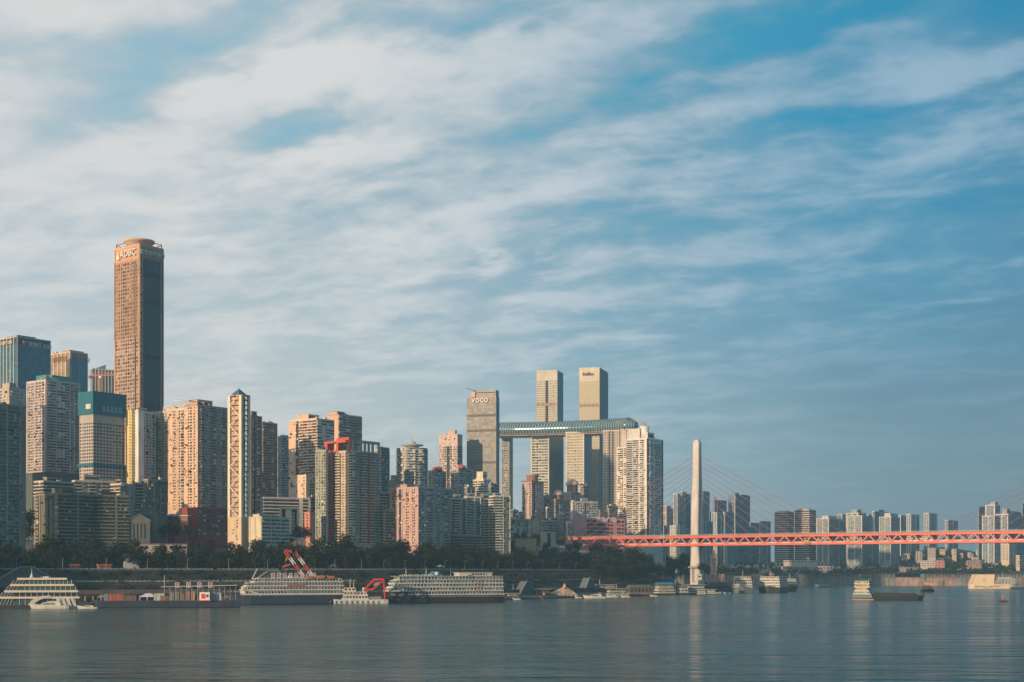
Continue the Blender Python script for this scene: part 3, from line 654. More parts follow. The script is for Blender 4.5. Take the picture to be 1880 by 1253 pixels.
# --- red crowned tower
def red_crown():
    d = 1395
    b = bld(T, 'green and beige apartment tower with a red frame crown and red stripes', 'apartment tower', 597, 647, 698, 829, 1003, d, '.aaSbbaa.B', 'Baabbb.bbbaB', wall(.58, .47, .34), wall(.62, .55, .42), GL, fh=2.95, th=40, clutter=False)
    r, La, Lb, h = b['root'], b['La'], b['Lb'], b['h']
    k = MB(); rdm = wall(.50, .10, .075, .8)
    k.box(-.9, -.05, La*.70, La*.80, -4, h-3, rdm); k.build('red_stripe', r); k = MB(); k.box(-.95, -.04, La*.86, La*.885, -4, h-3, rdm); k.build('red_stripe', r)
    k = MB(); k.box(Lb*.52, Lb*.585, -.9, -.05, -4, h-1, wall(.32, .07, .06)); k.build('red_stripe', r)
    k = MB(); k.box(.2, Lb, -.1, -.02, -5, h-.8, wall(.28, .30, .26)); k.build('shade_tint_cladding', r)  # dark sheet carries the right face's shade in its colour
    c = MB(); H1 = 12.5
    c.box(-.8, Lb*.18, La*.05, La*.16, h, h+H1, rdm); c.box(-.8, Lb*.18, La*.90, La*1.02, h, h+H1, rdm); c.box(-.8, Lb*.18, La*.50, La*.58, h, h+H1, rdm)
    c.box(-.8, Lb*.18, La*.161, La*.499, h+H1-2.5, h+H1, rdm); c.box(-.8, Lb*.18, La*.581, La*.899, h+H1-2.5, h+H1, rdm); c.box(-.8, Lb*.18, La*.581, La*.899, h, h+2.5, rdm)
    c.box(Lb*.02, Lb*.3, La*.15, La*.6, h+H1+.01, h+H1+3, rdm); c.build('red_crown_frame', r)
    c = MB(); G_ = wall(.34, .33, .29)
    c.box(0, Lb*.98, -.6, 1.2, h+H1-3, h+H1, G_); 
    for u in (0, .28, .42, .56, .70, .92): c.box(Lb*u+.01, Lb*(u+.06), -.5, 1.1, h, h+H1-3.01, G_)
    c.build('grey_crown_frame', r)
    bld(T, 'green flank wing of the red crowned tower with small square windows', 'apartment tower', 579, 598.5, 603, 828, 1003, 1415, 'aaaa', '', GREENW, None, GL, fh=2.95, th=30)
    bld('podium_block', 'grey podium with a white low front under the red crowned tower', 'podium', 590, 632, 705, 1002, 1016, 1372, 'qq', 'www.ww', GREY, None, GL, th=40, fh=3.4, clutter=False)
red_crown()
bld(T, 'dark rounded apartment tower close behind the red crowned tower', 'apartment tower', 690, 698, 714.5, 823, 930, 1520, 'B', 'BBBB', wall(.20, .21, .22), None, GLT)
# --- disc topped tower
def disc_tower():
    d = dd(755, 1560); X, hw = at(755, d), 27/2*d/F; r = empty('apartment_tower', (X, d+16, zat(900, d)), 0, 'grey balcony tower topped by a flying saucer disc and an antenna', 'apartment tower')
    h = zat(822, d)-zat(900, d); W_ = wall(.36, .37, .36); a = 18.0
    poly = [(-a, -6), (-13, -12), (-5, -14.5), (5, -14.5), (13, -12), (a, -6), (a, 12), (-a, 12)]
    k = MB(); k.prism(poly, -14, h, W_); k.build('wall', r)
    v = []
    rg = random.Random(9)
    for q in range(3):
        w, b = MB(), MB()
        for i in range(5):
            p, s = Vector(poly[i]), Vector(poly[i+1]); e = (s-p); L = e.length; e.normalize(); nrm = Vector((e.y, -e.x)); m = max(2, int(L/3.2))
            for j in range(m):
                A, B_ = p+e*(L*(j+.08)/m), p+e*(L*(j+.92)/m); A2, B2_ = A+nrm*.12, B_+nrm*.12
                w.face([(A2.x, A2.y, .9), (B2_.x, B2_.y, .9), (B2_.x, B2_.y, 2.7), (A2.x, A2.y, 2.7)], GL)
                if (i+j) % 2 == 0 or rg.random() < .3:
                    o1 = nrm*1.3; b.prism([tuple(A), tuple(A+o1), tuple(B_+o1), tuple(B_)][::1], 0, 1.15 if rg.random() < .7 else 2.4, RAIL)
        v.append((w.data('window_band'), b.data('balcony_band')))
    for i in range(int(h/3.1)):
        a_, b_ = v[i % 3]
        for me, nm in ((a_, 'window_band'), (b_, 'balcony_band')): o = bpy.data.objects.new(nm, me); col.objects.link(o); o.parent = r; o.location = (0, 0, h-(i+1)*3.1)
    k = MB(); k.lathe([(8, h), (8, h+3), (13.5, h+3.6), (13.5, h+4.6), (5, h+6), (4, h+6.4), (4, h+8), (.1, h+8.4)], 0, 2, GREY, 20); k.build('crown_disc', r)
    k = MB(); k.tube((0, 2, h+8), (0, 2, h+18), .25, STEEL, 5, .08); k.build('antenna', r)
disc_tower()
bld('apartment_block', 'low grey house with a dark slanted roof left of the disc topped tower', 'building', 712, 722, 741, 884, 925, 1450, '..', '.n.', wall(.30, .26, .24), None, GL, fh=3)
bld('apartment_block', 'grey block with long horizontal bands between the red crowned and pink buildings', 'building', 692, 700, 742, 906, 1005, 1405, 'h', 'hhh', BGREY, GREY, GL, fh=3.1)
b = bld('apartment_tower', 'pink front apartment building with dark vertical slots and a shaded grey wing', 'apartment tower', 714, 768, 826, 896, 1009, 1322, '.v.|S|.v.v.', 'ww|SBB|S|B|S.BB', wall(.55, .37, .33), wall(.46, .39, .37), GL, fh=3.0, th=38, penthouse=[(.1, .5, .5, .9, 0, 4.5)])
k = MB(); k.box(.3, b['Lb'], -.12, -.02, -6, b['h']-.8, wall(.36, .34, .34)); k.build('shade_tint_cladding', b['root'])  # greyer sheet, shade of the right wing put into the colour
bld('podium_block', 'plain pink podium wall under the pink front building', 'podium', 714, 768, 810, 1009, 1024, 1312, '....', 'qq.q', wall(.48, .32, .30), None, GL, th=38, fh=4, clutter=False)
bld(T, 'slender pinkish tower with a teal centre strip and pale crown', 'apartment tower', 806, 840, 849, 799, 905, 1930, 'vaqSSqav', 'gg', wall(.56, .44, .40), None, GLT, fh=3.2, th=26, skip_top=15)
def dome(b, u, v, r, hh, m, base=2.0, drum=None):
    k = MB(); cx, cy = b['Lb']*u, b['La']*v; h = b['h']; pr = [(r*.85, h), (r*.85, h+base), (r*1.05, h+base), (r*1.05, h+base+.8)]
    pr += [(r*math.cos(R(a)), h+base+.8+hh*math.sin(R(a))) for a in range(0, 90, 15)]+[(.25, h+base+.8+hh), (.1, h+base+.8+hh*1.25)]
    k.lathe(pr, cx, cy, m, 16); k.build('dome', b['root'])
b = bld(T, 'grey apartment tower with a small red dome left of the slender pinkish tower', 'apartment tower', 786, 797, 818, 866, 935, 1660, 'aa', '|BB|vB', wall(.48, .42, .40), None, GL); dome(b, .45, .4, 7, 4, wall(.55, .12, .10), 2)
b = bld(T, 'grey apartment tower with a small red dome right of the slender pinkish tower', 'apartment tower', 828, 841, 868, 862, 935, 1650, 'vv', '|Bv|Bv|', wall(.46, .42, .41), None, GL); dome(b, .35, .4, 7, 4, wall(.55, .12, .10), 2)
b = bld('apartment_block', 'stepped yellowish block with a roof tower in front of the wide grey hotel tower', 'building', 867, 888, 902, 882, 925, 1720, 'WWWW', 'ww', CREAM, None, GL, penthouse=[(.05, .6, .1, .65, 0, 11)])
# --- hotel tower
def hotel():
    b = bld('hotel_tower', 'wide grey glass hotel tower with white letters on top and dark right side', 'hotel tower', 857, 910.5, 916.5, 729, 915, 1980, 'gggggggggggg', 'gggg', wall(.34, .33, .30), wall(.45, .43, .38), CURT, fh=4.0, th=17, skip_top=8, clutter=False, nvar=5, parapet=.8)
    r, La, Lb, h = b['root'], b['La'], b['Lb'], b['h']
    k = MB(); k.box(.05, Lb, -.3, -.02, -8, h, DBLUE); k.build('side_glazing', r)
    k = MB(); k.box(0, Lb*.98, .3, La*.74, h+.85, h+10, wall(.38, .36, .33)); k.box(-.12, -.01, 1, La*.72, h+6, h+7, DARK); k.build('roof_storey', r)
    for py in (761, 789, 848): z = zat(py, 1980)-b['z0']; k = MB(); k.box(-.35, -.12, .2, La-.2, z-1.6, z+1.6, wall(.16, .15, .15)); k.build('mechanical_band', r)
    text('voco', 12.5, r, (-1.4, La*.54, h-3.2), rot_l(), wall(.70, .64, .61, .6, .02), ext=.4)
    cr = MB(); OR = plain('crane_orange', .72, .32, .15, .5); cr.box(-2, 2, La*.70, La*.82, h+.8, h+7.5, OR); cr.build('crane_housing', r)
    cr = MB(); cr.tube((0, La*.66, h+9), (-2, La*1.0, h+13.5), .7, DKG, 6, .4); cr.tube((0, La*.76, h+7), (0, La*.72, h+10.2), 1.0, DKG, 6); cr.build('crane_arm', r)
hotel()
# --- the great sky bridge complex
SB = wall(.42, .36, .32); LG = glass(.21, .215, .175, .36, .2, .4, .08, 2)
def sail(lab, xa, xc, xb, yt, yb, d, pat, w, gm, fh=4.2, **k):
    b = bld('skyscraper', lab, 'skyscraper', xa, xc, xb, yt, yb, d, pat, '', w, k.pop('trim', None), gm, fh=fh, th=16, clutter=False, nvar=4, **k)
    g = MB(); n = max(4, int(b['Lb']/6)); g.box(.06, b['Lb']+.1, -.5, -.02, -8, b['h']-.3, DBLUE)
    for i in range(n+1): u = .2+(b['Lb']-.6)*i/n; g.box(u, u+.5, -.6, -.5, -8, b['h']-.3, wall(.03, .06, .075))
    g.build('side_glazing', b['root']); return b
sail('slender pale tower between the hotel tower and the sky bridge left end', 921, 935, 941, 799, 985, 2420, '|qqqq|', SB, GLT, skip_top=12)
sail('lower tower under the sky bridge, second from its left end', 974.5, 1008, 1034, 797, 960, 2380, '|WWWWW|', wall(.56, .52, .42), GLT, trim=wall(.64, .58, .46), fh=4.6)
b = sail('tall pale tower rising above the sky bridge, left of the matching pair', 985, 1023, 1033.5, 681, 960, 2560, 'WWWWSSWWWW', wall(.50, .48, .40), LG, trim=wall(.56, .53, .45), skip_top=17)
def mech(b, py, d):
    z = zat(py, d)-b['z0']; k = MB(); La = b['La']; k.box(-.5, -.13, .2, La-.2, z-2.6, z+2.6, wall(.32, .22, .20))
    for i in range(6): k.box(-.9, -.51, La*i/5-.4, La*i/5+.4, z-3, z+3, wall(.58, .48, .42))
    k.build('mechanical_band', b['root'])
mech(b, 742, 2560)
sail('lower tower under the sky bridge, third from its left end', 1038.5, 1072.5, 1086, 794, 960, 2340, '|WWWWW|', wall(.58, .54, .42), LG, trim=wall(.64, .60, .48), fh=4.6)
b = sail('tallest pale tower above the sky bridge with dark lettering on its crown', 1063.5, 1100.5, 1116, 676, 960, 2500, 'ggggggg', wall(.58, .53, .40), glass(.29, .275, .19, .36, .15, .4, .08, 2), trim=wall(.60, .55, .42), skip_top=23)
text('Raffles', 7.6, b['root'], (-1.2, b['La']*.56, b['h']-10), rot_l(), plain('dark_letters', .03, .07, .10, .5), ext=.4)
mech(b, 744, 2500)
sail('pale tower with a glass strip under the right part of the sky bridge', 1107, 1137, 1145, 791, 975, 2300, '|qqSgSqq|', wall(.58, .50, .44), CURT)
sail('pale tower at the right end of the sky bridge behind white flats', 1139, 1165, 1174, 789, 975, 2290, '|..W..|', wall(.60, .52, .46), GLT)
def sky_bridge():
    pts = [(912, 792.5, 2440), (950, 792.5, 2430), (1000, 791.5, 2412), (1050, 790, 2392), (1100, 788, 2368), (1140, 785.5, 2345), (1168, 783.5, 2325)]
    P = [Vector((at(a, d-30), d-30, zat(b-2, d-30))) for a, b, d in pts]
    r = empty('sky_bridge', tuple(P[0]), 0, 'long curved glass tube bridge lying across four towers', 'sky bridge'); ry, rz = 15.0, 12.6
    N_ = 16; gl = glass(.05, .16, .21, .12, .25, .9, .2); rings = []
    fine = []
    for i in range(len(P)-1):
        for k in range(9): fine.append(P[i].lerp(P[i+1], k/9))
    fine.append(P[-1]); n = len(fine); k = MB(); vs = []
    for i, p in enumerate(fine):
        t = (fine[min(i+1, n-1)]-fine[max(i-1, 0)]).normalized(); s = Vector((t.y, -t.x, 0)).normalized(); sc_ = 1.0 if i < n-5 else 1-.14*(i-(n-5)) ; sc_ = max(sc_, .45)
        ring = []
        for a in range(N_):
            q = 2*math.pi*a/N_; ring.append(p-P[0]+s*math.cos(q)*ry*sc_+Vector((0, 0, math.sin(q)*rz*sc_)))
        rings.append((p, s, sc_)); vs += ring
    k.mesh(vs, [(i*N_+a, i*N_+(a+1) % N_, (i+1)*N_+(a+1) % N_, (i+1)*N_+a) for i in range(n-1) for a in range(N_)]+[tuple(range(N_)), tuple(range((n-1)*N_, n*N_))], gl, True); k.build('glass_tube', r)
    m = wall(.44, .46, .46, .5, .1)
    for i in range(0, n):
        p, s, sc_ = rings[i]; q_ = MB(); prev = None
        for a in range(0, 19):
            ang = R(-100+a*200/18+0); v = p-P[0]+s*math.cos(ang)*(ry+.7)*sc_+Vector((0, 0, math.sin(ang)*(rz+.7)*sc_))
            if prev is not None: q_.bar(prev, v, .75, .9, m)
            prev = v
        q_.build('rib', r)
    w = MB(); pm = wall(.52, .40, .38)
    for i in range(0, n-4):
        p, s, sc_ = rings[i]; p2 = rings[i+1][0]
        for z in (-7.5, -10): w.bar(p-P[0]+s*(ry*.80)+Vector((0, 0, z)), p2-P[0]+s*(ry*.80)+Vector((0, 0, z)), .5, .7, pm)
    w.build('walkway_rail', r)
    e = MB(); c = fine[-1]-P[0]
    for a in range(7):
        ang = R(-60+a*30); prev = None
        for j in range(8):
            f = j/7; v = c+Vector((math.sin(f*1.57)*16, -8*f*0, 0))+Vector((0, 0, math.sin(ang)*rz*.75*math.cos(f*1.57)))+Vector((0, -math.cos(ang)*ry*.7*math.cos(f*1.57), 0))
            if prev is not None: e.bar(prev, v, .6, .6, m)
            prev = v
    e.build('end_cage', r)
sky_bridge()
# --- white flats beside the bridge head
b = bld(T, 'white balcony tower with a sunlit left flank next to the bridge', 'apartment tower', 1132.5, 1160, 1197, 822, 985, 1920, '|BB|BBB', 'B|BB|w|', wall(.58, .52, .46), wall(.70, .64, .56), GL, fh=3.0, th=42)
b = bld(T, 'tallest white balcony tower beside the bridge, its roof stepped with a drum', 'apartment tower', 1150, 1188, 1217.5, 806, 985, 1990, 'WWw|', 'S|B||BB|S', wall(.58, .57, .54), wall(.70, .68, .64), GL, fh=3.0, th=44, penthouse=[(.0, .55, .35, .95, 0, 15), (.1, .5, .05, .34, 0, 9)])
k = MB(); k.lathe([(6.5, b['h']), (6.5, b['h']+19), (.1, b['h']+19.2)], b['Lb']*.22, b['La']*.3, wall(.68, .66, .62), 16); k.build('roof_drum', b['root'])
# --- mid ground around the bridge head
b = bld(T, 'pink tower topped by a small round turret with a dark cap', 'apartment tower', 958.5, 976, 998, 886, 980, 1960, 'wnw', '.S.nnn', wall(.55, .40, .37), None, GL, fh=3.0)
k = MB(); k.lathe([(8, b['h']), (8, b['h']+9), (10, b['h']+10), (10, b['h']+11.4), (.1, b['h']+12)], b['Lb']*.3, b['La']*.3, wall(.50, .28, .24), 12); k.build('roof_turret', b['root'])
k = MB(); k.box(-1.5, b['Lb']+1.5, -1.5, b['La']+1.5, b['h']+1.4, b['h']+2.4, DKG); k.build('roof_rim', b['root'])
bld(T, 'narrow grey balcony tower right beside the turreted pink tower', 'apartment tower', 996, 999, 1011, 912, 975, 2010, '.', 'BBB', wall(.38, .38, .38), None, GL)
b = bld(T, 'grey tower with the smaller pink onion dome', 'apartment tower', 1010, 1020, 1046, 918, 990, 2000, 'vv', 'vBvB|', wall(.32, .31, .32), None, GL, clutter=False); dome(b, .35, .45, 6.5, 7, wall(.55, .36, .32), 7)
b = bld(T, 'grey tower with the larger pink dome on a ringed drum', 'apartment tower', 1034, 1048, 1070, 905, 985, 2110, 'vvv', 'vBv', wall(.38, .36, .36), None, GL, clutter=False); dome(b, .4, .45, 10, 8, wall(.52, .36, .33), 12)
b = bld('office_block', 'white office block with square windows above the pink plaza', 'office block', 1048, 1051.5, 1098, 922, 975, 1935, '.', 'wwwwwSwwwWw', wall(.55, .55, .54), None, GL, fh=3.3, th=60, penthouse=[(.35, .6, .2, .6, 0, 5)])
b = bld('shopping_plaza', 'pink shopping plaza with a large white four character roof sign', 'shopping plaza', 1048, 1052, 1147, 953, 990, 1880, 'W', 'hWhWhWhWWw.Ww', wall(.60, .27, .29), wall(.64, .30, .32), GL, fh=5.0, th=64, clutter=False)
k = MB(); k.box(0, b['Lb']*.25, -2, -.05, -6, b['h']+4, wall(.62, .29, .31)); k.build('stair_block', b['root'])
for i, ch in enumerate('港渝广场'): text(ch, 8.2, b['root'], (b['Lb']*(.47+.105*i), -1.3, b['h']-1.2), rot_r(), wall(.82, .72, .74, .5, .03), name='sign_character', ext=.4)
bld('office_block', 'small grey stepped office with long dark window strips left of the pink plaza', 'office block', 993, 998, 1025, 957, 990, 1900, 'W', 'WWW', wall(.44, .42, .40), None, GL, fh=3.6, penthouse=[(.5, 1, 0, 1, 0, 5)])
bld('apartment_block', 'narrow cream house with six square windows against the pink plaza', 'building', 1040, 1042, 1050, 962, 985, 1870, '.', 'ww', CREAM, None, GL)
bld('apartment_block', 'tan low block with a dark doorway near the red bridge start', 'building', 993, 996, 1020, 978, 995, 1800, '.', '.S.', wall(.58, .48, .34), None, GL, clutter=False)
bld('apartment_block', 'cream block with shaded left part below the pink turret tower', 'building', 970, 974, 990, 955, 985, 1820, 'v', 'v...', wall(.55, .48, .34), None, GL)
bld('apartment_block', 'small grey roof flats with white sills at the foot of the slender pale tower', 'building', 934, 938, 972, 954, 985, 1800, 'w', 'wWwW', wall(.36, .34, .30), None, GL)
bld('apartment_block', 'low cream row house with arched openings behind the trees', 'building', 933, 936, 966, 969, 985, 1700, '.', 'q.q.q', wall(.50, .47, .40), None, GL, clutter=False)
k = MB(); 
def scaffold():
    d = dd(1027, 1835); r = empty('scaffold', (at(1019, d), d, zat(1000, d)), R(20), 'green netted scaffold box at the left end of the red bridge', 'scaffold'); G_ = wall(.03, .13, .12); L = 13
    k = MB(); k.box(0, L, 0, 8, -8, zat(980, d)-zat(1000, d), G_); k.build('netting', r)
    k = MB()
    for i in range(6):
        k.bar((i*L/5, -.4, -8), (i*L/5, -.4, 15), .25, .25, STEEL)
    for z in (2, 5, 8, 11, 14): k.bar((0, -.5, z), (L, -.5, z), .2, .2, STEEL)
    k.build('poles', r)
scaffold()
# --- white balcony row houses in front (four modules)
WB = wall(.40, .41, .38); WT = wall(.62, .64, .56)
for i, (a, b_, yt, dj, lab) in enumerate([(833, 857.5, 917, 1345, 'dark balcony block with white stair strip, leftmost of the four joined blocks'), (857.5, 883, 914, 1342, 'dark balcony block with white strip, second of the four joined blocks'),
        (883, 908.5, 918, 1338, 'dark balcony block with white strip, third of the four joined blocks'), (908.5, 937, 912, 1334, 'dark balcony block with white strip, rightmost of the four joined blocks')]):
    bld('apartment_block', lab, 'apartment block', a-7, a, b_, yt, 1013, dj, 'b', 'bbb|vv|', wall(.20, .21, .20), WT, GL, fh=3.0, th=66, La=16, group='joined white and dark balcony blocks')
bld('apartment_block', 'low brown block with long parapet bands below the joined balcony blocks', 'building', 822, 828, 884, 984, 1016, 1322, 'h', 'hhhh', wall(.20, .17, .16), wall(.28, .24, .22), GL, fh=3.2, th=62, clutter=False)
slab_piece(887, 908, 907, 920, 1365, 12, plain('green_sheet', .02, .17, .15, .6), 'roof_shed', 'bright teal green sheet metal shed on the balcony block roof', 'shed', cap=True, trim=plain('green_sheet', .02, .17, .15, .6))
# --- dark long building on the left
OL = wall(.27, .25, .17)
b = bld('apartment_block', 'long dark balcony building with olive parapet, left half with two olive pillars', 'apartment block', 66, 108, 177, 908, 1008, 1275, 'B|..||S||.B', 'hhh|hhh', wall(.14, .14, .12), OL, GL, fh=3.3, th=40, group=None)
b = bld('apartment_block', 'long dark balcony building with olive parapet, plain right half', 'apartment block', 171, 179, 237, 911, 1008, 1278, 'h', 'hhh|hh', wall(.13, .135, .125), wall(.24, .23, .18), GL, fh=3.3, th=58)
b = bld('apartment_block', 'terraced upper block with white ledges above the long dark building, left part', 'apartment block', 62, 80, 140, 885, 915, 1345, 'hh', 'hhhh', wall(.26, .25, .22), wall(.50, .48, .42), GL, fh=3.2, th=50)
b = bld('apartment_block', 'terraced upper block with white ledges above the long dark building, right part', 'apartment block', 132, 138, 212, 884, 915, 1360, 'h', 'hwhwhw', wall(.30, .29, .26), wall(.52, .50, .44), GL, fh=3.2, th=56)
bld('apartment_block', 'cream balcony block with bright parapets behind the grey gabled hall', 'building', 203, 222, 243, 890, 965, 1325, 'hh', 'v.', wall(.30, .27, .23), wall(.62, .54, .42), GL, fh=3.2)
bld('apartment_block', 'dark block with two tan wall strips under a white roof line', 'building', 240, 243, 268, 888, 950, 1330, '.', '.hh.', wall(.26, .23, .20), wall(.34, .30, .25), GL, fh=3.2)
bld('apartment_block', 'dark gridded apartment block with a tan lit edge below the peach wing', 'apartment block', 263, 272, 308, 882, 950, 1340, '..', 'vavava', wall(.16, .16, .15), wall(.3, .3, .28), GL, fh=2.9, th=50)
k = MB(); 
bld('house', 'grey roof house with a few windows between the netted tower and yellow slab', 'house', 200, 206, 232, 866, 900, 1425, '.', '.n.', wall(.28, .27, .26), None, GL, clutter=False)
slab_piece(219, 232, 859, 880, 1450, 8, wall(.62, .42, .33), 'roof_house', 'small pink stair house behind the grey roof house', 'house')
def gabled_hall():
    for (px0, px1, yt, yb, d, lab, wm) in ((236, 274, 948, 992, 1272, 'dark gabled hall with a white patterned left wall strip', wall(.12, .13, .13)), (252, 286, 932, 985, 1300, 'taller grey gabled hall with a white gable edge', wall(.16, .18, .18))):
        d = dd(px0, d); x0, x1 = at(px0, d), at(px1, d); L = x1-x0; z0 = zat(yb, d); h = zat(yt, d)-z0; r = empty('gabled_hall', (x0, d, z0), R(12), lab, 'hall')
        k = MB(); k.box(0, L, 0, 14, -14, h-4, wm); k.mesh([(0, 0, h-4), (L, 0, h-4), (L/2, 0, h+1.5), (0, 14, h-4), (L, 14, h-4), (L/2, 14, h+1.5)], [(0, 1, 2), (3, 5, 4)], wm); k.build('wall', r)
        k = MB(); rm = wall(.22, .24, .24)
        k.mesh([(-.8, -.9, h-4.5), (L/2, -.9, h+1.7), (L/2, 14.5, h+1.7), (-.8, 14.5, h-4.5), (-.8, -.9, h-3.9), (L/2, -.9, h+2.3), (L/2, 14.5, h+2.3), (-.8, 14.5, h-3.9)], [(0, 1, 5, 4), (4, 5, 6, 7), (0, 4, 7, 3), (3, 7, 6, 2), (0, 3, 2, 1)], rm)
        k.mesh([(L+.8, -.9, h-4.5), (L/2, -.9, h+1.7), (L/2, 14.5, h+1.7), (L+.8, 14.5, h-4.5), (L+.8, -.9, h-3.9), (L/2, -.9, h+2.3), (L/2, 14.5, h+2.3), (L+.8, 14.5, h-3.9)], [(1, 0, 4, 5), (5, 4, 7, 6), (4, 0, 3, 7), (7, 3, 2, 6), (3, 0, 1, 2)], rm); k.build('roof', r)
        for i in range(4): w = MB(); w.box(L*(.22+.17*i), L*(.22+.17*i)+1.4, -.12, .05, 1.5, h-7, GL); w.build('window', r)
        if px0 == 236: k = MB(); k.box(-1.6, -.05, -.4, 4, -6, h-4, WHITE); k.build('side_panel', r)
gabled_hall()
b = bld('villa', 'low white building with a reddish flat roof standing among the trees', 'villa', 250, 256, 343, 1000, 1014, 1232, 'q', 'qq.qqq.qqqq', wall(.60, .52, .44), wall(.30, .13, .11), GL, fh=4, th=66, clutter=False, parapet=1.0)
# gates and salmon stairs house
def cream_gate():
    d = dd(530, 1420); r = empty('apartment_block', (at(514, d), d, zat(975, d)), R(14), 'cream portal framed block with a tall dark opening right of the cream office', 'building'); CR = wall(.60, .54, .38); L = at(549, d)-at(514, d)
    k = MB(); h = zat(931, d)-zat(975, d); k.box(0, 2, 0, 10, -10, h, CR); k.box(L-2, L, 0, 10, -10, h, CR); k.box(2.01, L-2.01, 0, 10, h-2, h, CR); k.box(L*.3, L*.62, 1, 9, -10, h-2.1, CR); k.box(2.01, L-2.01, 9, 9.8, -10, h-2.1, DKG); k.build('wall', r)
    for i in range(6): w = MB(); w.box(L*.66, L*.66+2.4, 4, 4.6, 1+i*3.4, 3+i*3.4, RAIL); w.build('balcony', r)
cream_gate()
slab_piece(559, 570, 943, 982, 1400, 8, wall(.60, .26, .19), 'apartment_block', 'narrow salmon wall block with a column of small windows beside dark trees', 'building', pat='n', yaw=R(-30))
bld('apartment_block', 'dark flats in the gap between the salmon wall and the red crowned tower', 'building', 566, 569, 582, 915, 985, 1430, '.', 'BB', wall(.20, .22, .22), None, GL)
def hill_stair():
    d = dd(540, 1300); r = empty('hill_stair', (at(528, d), d, zat(1004, d)), R(10), 'white zigzag stair rail climbing the dark slope beside the red crowned tower', 'stair'); PR = RAIL
    pts = [(0, 0, 10), (9, 1, 6.8), (14, 1, 6.8), (26, 2, .8), (30, 2, .8)]
    k = MB()
    for a, b_ in zip(pts, pts[1:]): k.bar(a, b_, 1.8, .5, GREY)
    k.build('flight', r); k = MB()
    for a, b_ in zip(pts, pts[1:]): k.bar((a[0], a[1]-.9, a[2]+1.1), (b_[0], b_[1]-.9, b_[2]+1.1), .15, .9, PR)
    k.build('railing', r)
    k = MB()
    for a in pts: k.bar((a[0], a[1], a[2]), (a[0], a[1], a[2]-9), .8, .8, GREY)
    k.build('post', r)
hill_stair()

for i, (a, c_, b_, yt, yb, d, pl, pr, c3, lab) in enumerate([
    (938, 941, 952, 938, 985, 1905, 'v', 'vav', (.34, .33, .31), 'small grey flats with a flat roof just right of the slender pale tower base'),
    (951, 954, 962, 945, 985, 1870, '.', 'vv', (.44, .38, .32), 'narrow tan flats left of the turreted pink tower'),
    (1002, 1005, 1014, 935, 985, 1955, 'v', 'vw', (.40, .38, .38), 'narrow grey block between the turreted pink tower and the small onion dome tower'),
    (1022, 1026, 1038, 946, 985, 1935, 'w', 'www', (.46, .42, .38), 'tan grey block in front of the small onion dome tower'),
    (1066, 1070, 1082, 893, 975, 2060, 'v', 'BvB', (.36, .34, .34), 'grey stepped block right of the larger pink dome'),
    (1098, 1101, 1112, 938, 975, 1960, 'v', 'vvv', (.50, .42, .38), 'tan flats behind the right end of the pink plaza'),
    (1112, 1116, 1134, 930, 975, 1985, 'v', 'BvBv', (.40, .40, .40), 'grey balcony flats between the white office block and the white flats'),
    (703, 708, 724, 938, 1000, 1390, '.', 'hhh', (.28, .28, .28), 'low grey banded block wedged left of the pink front building'),
    (742, 746, 760, 868, 900, 1470, 'v', 'vav', (.34, .33, .33), 'grey flats peeping above the pink front building'),
    (853, 858, 872, 896, 925, 1500, 'v', 'vav', (.38, .36, .34), 'brown grey flats behind the joined balcony blocks'),
    (897, 900, 915, 890, 925, 1560, 'v', 'BvB', (.32, .33, .34), 'dark grey flats behind the green sheet shed'),
    (818, 822, 834, 900, 985, 1420, 'v', 'vv', (.36, .34, .33), 'narrow grey flats between the pink front building and the joined balcony blocks')]):
    bld('apartment_block', lab, 'building', a, c_, b_, yt, yb, d, pl, pr, wall(*c3), None, GL, fh=3.1)
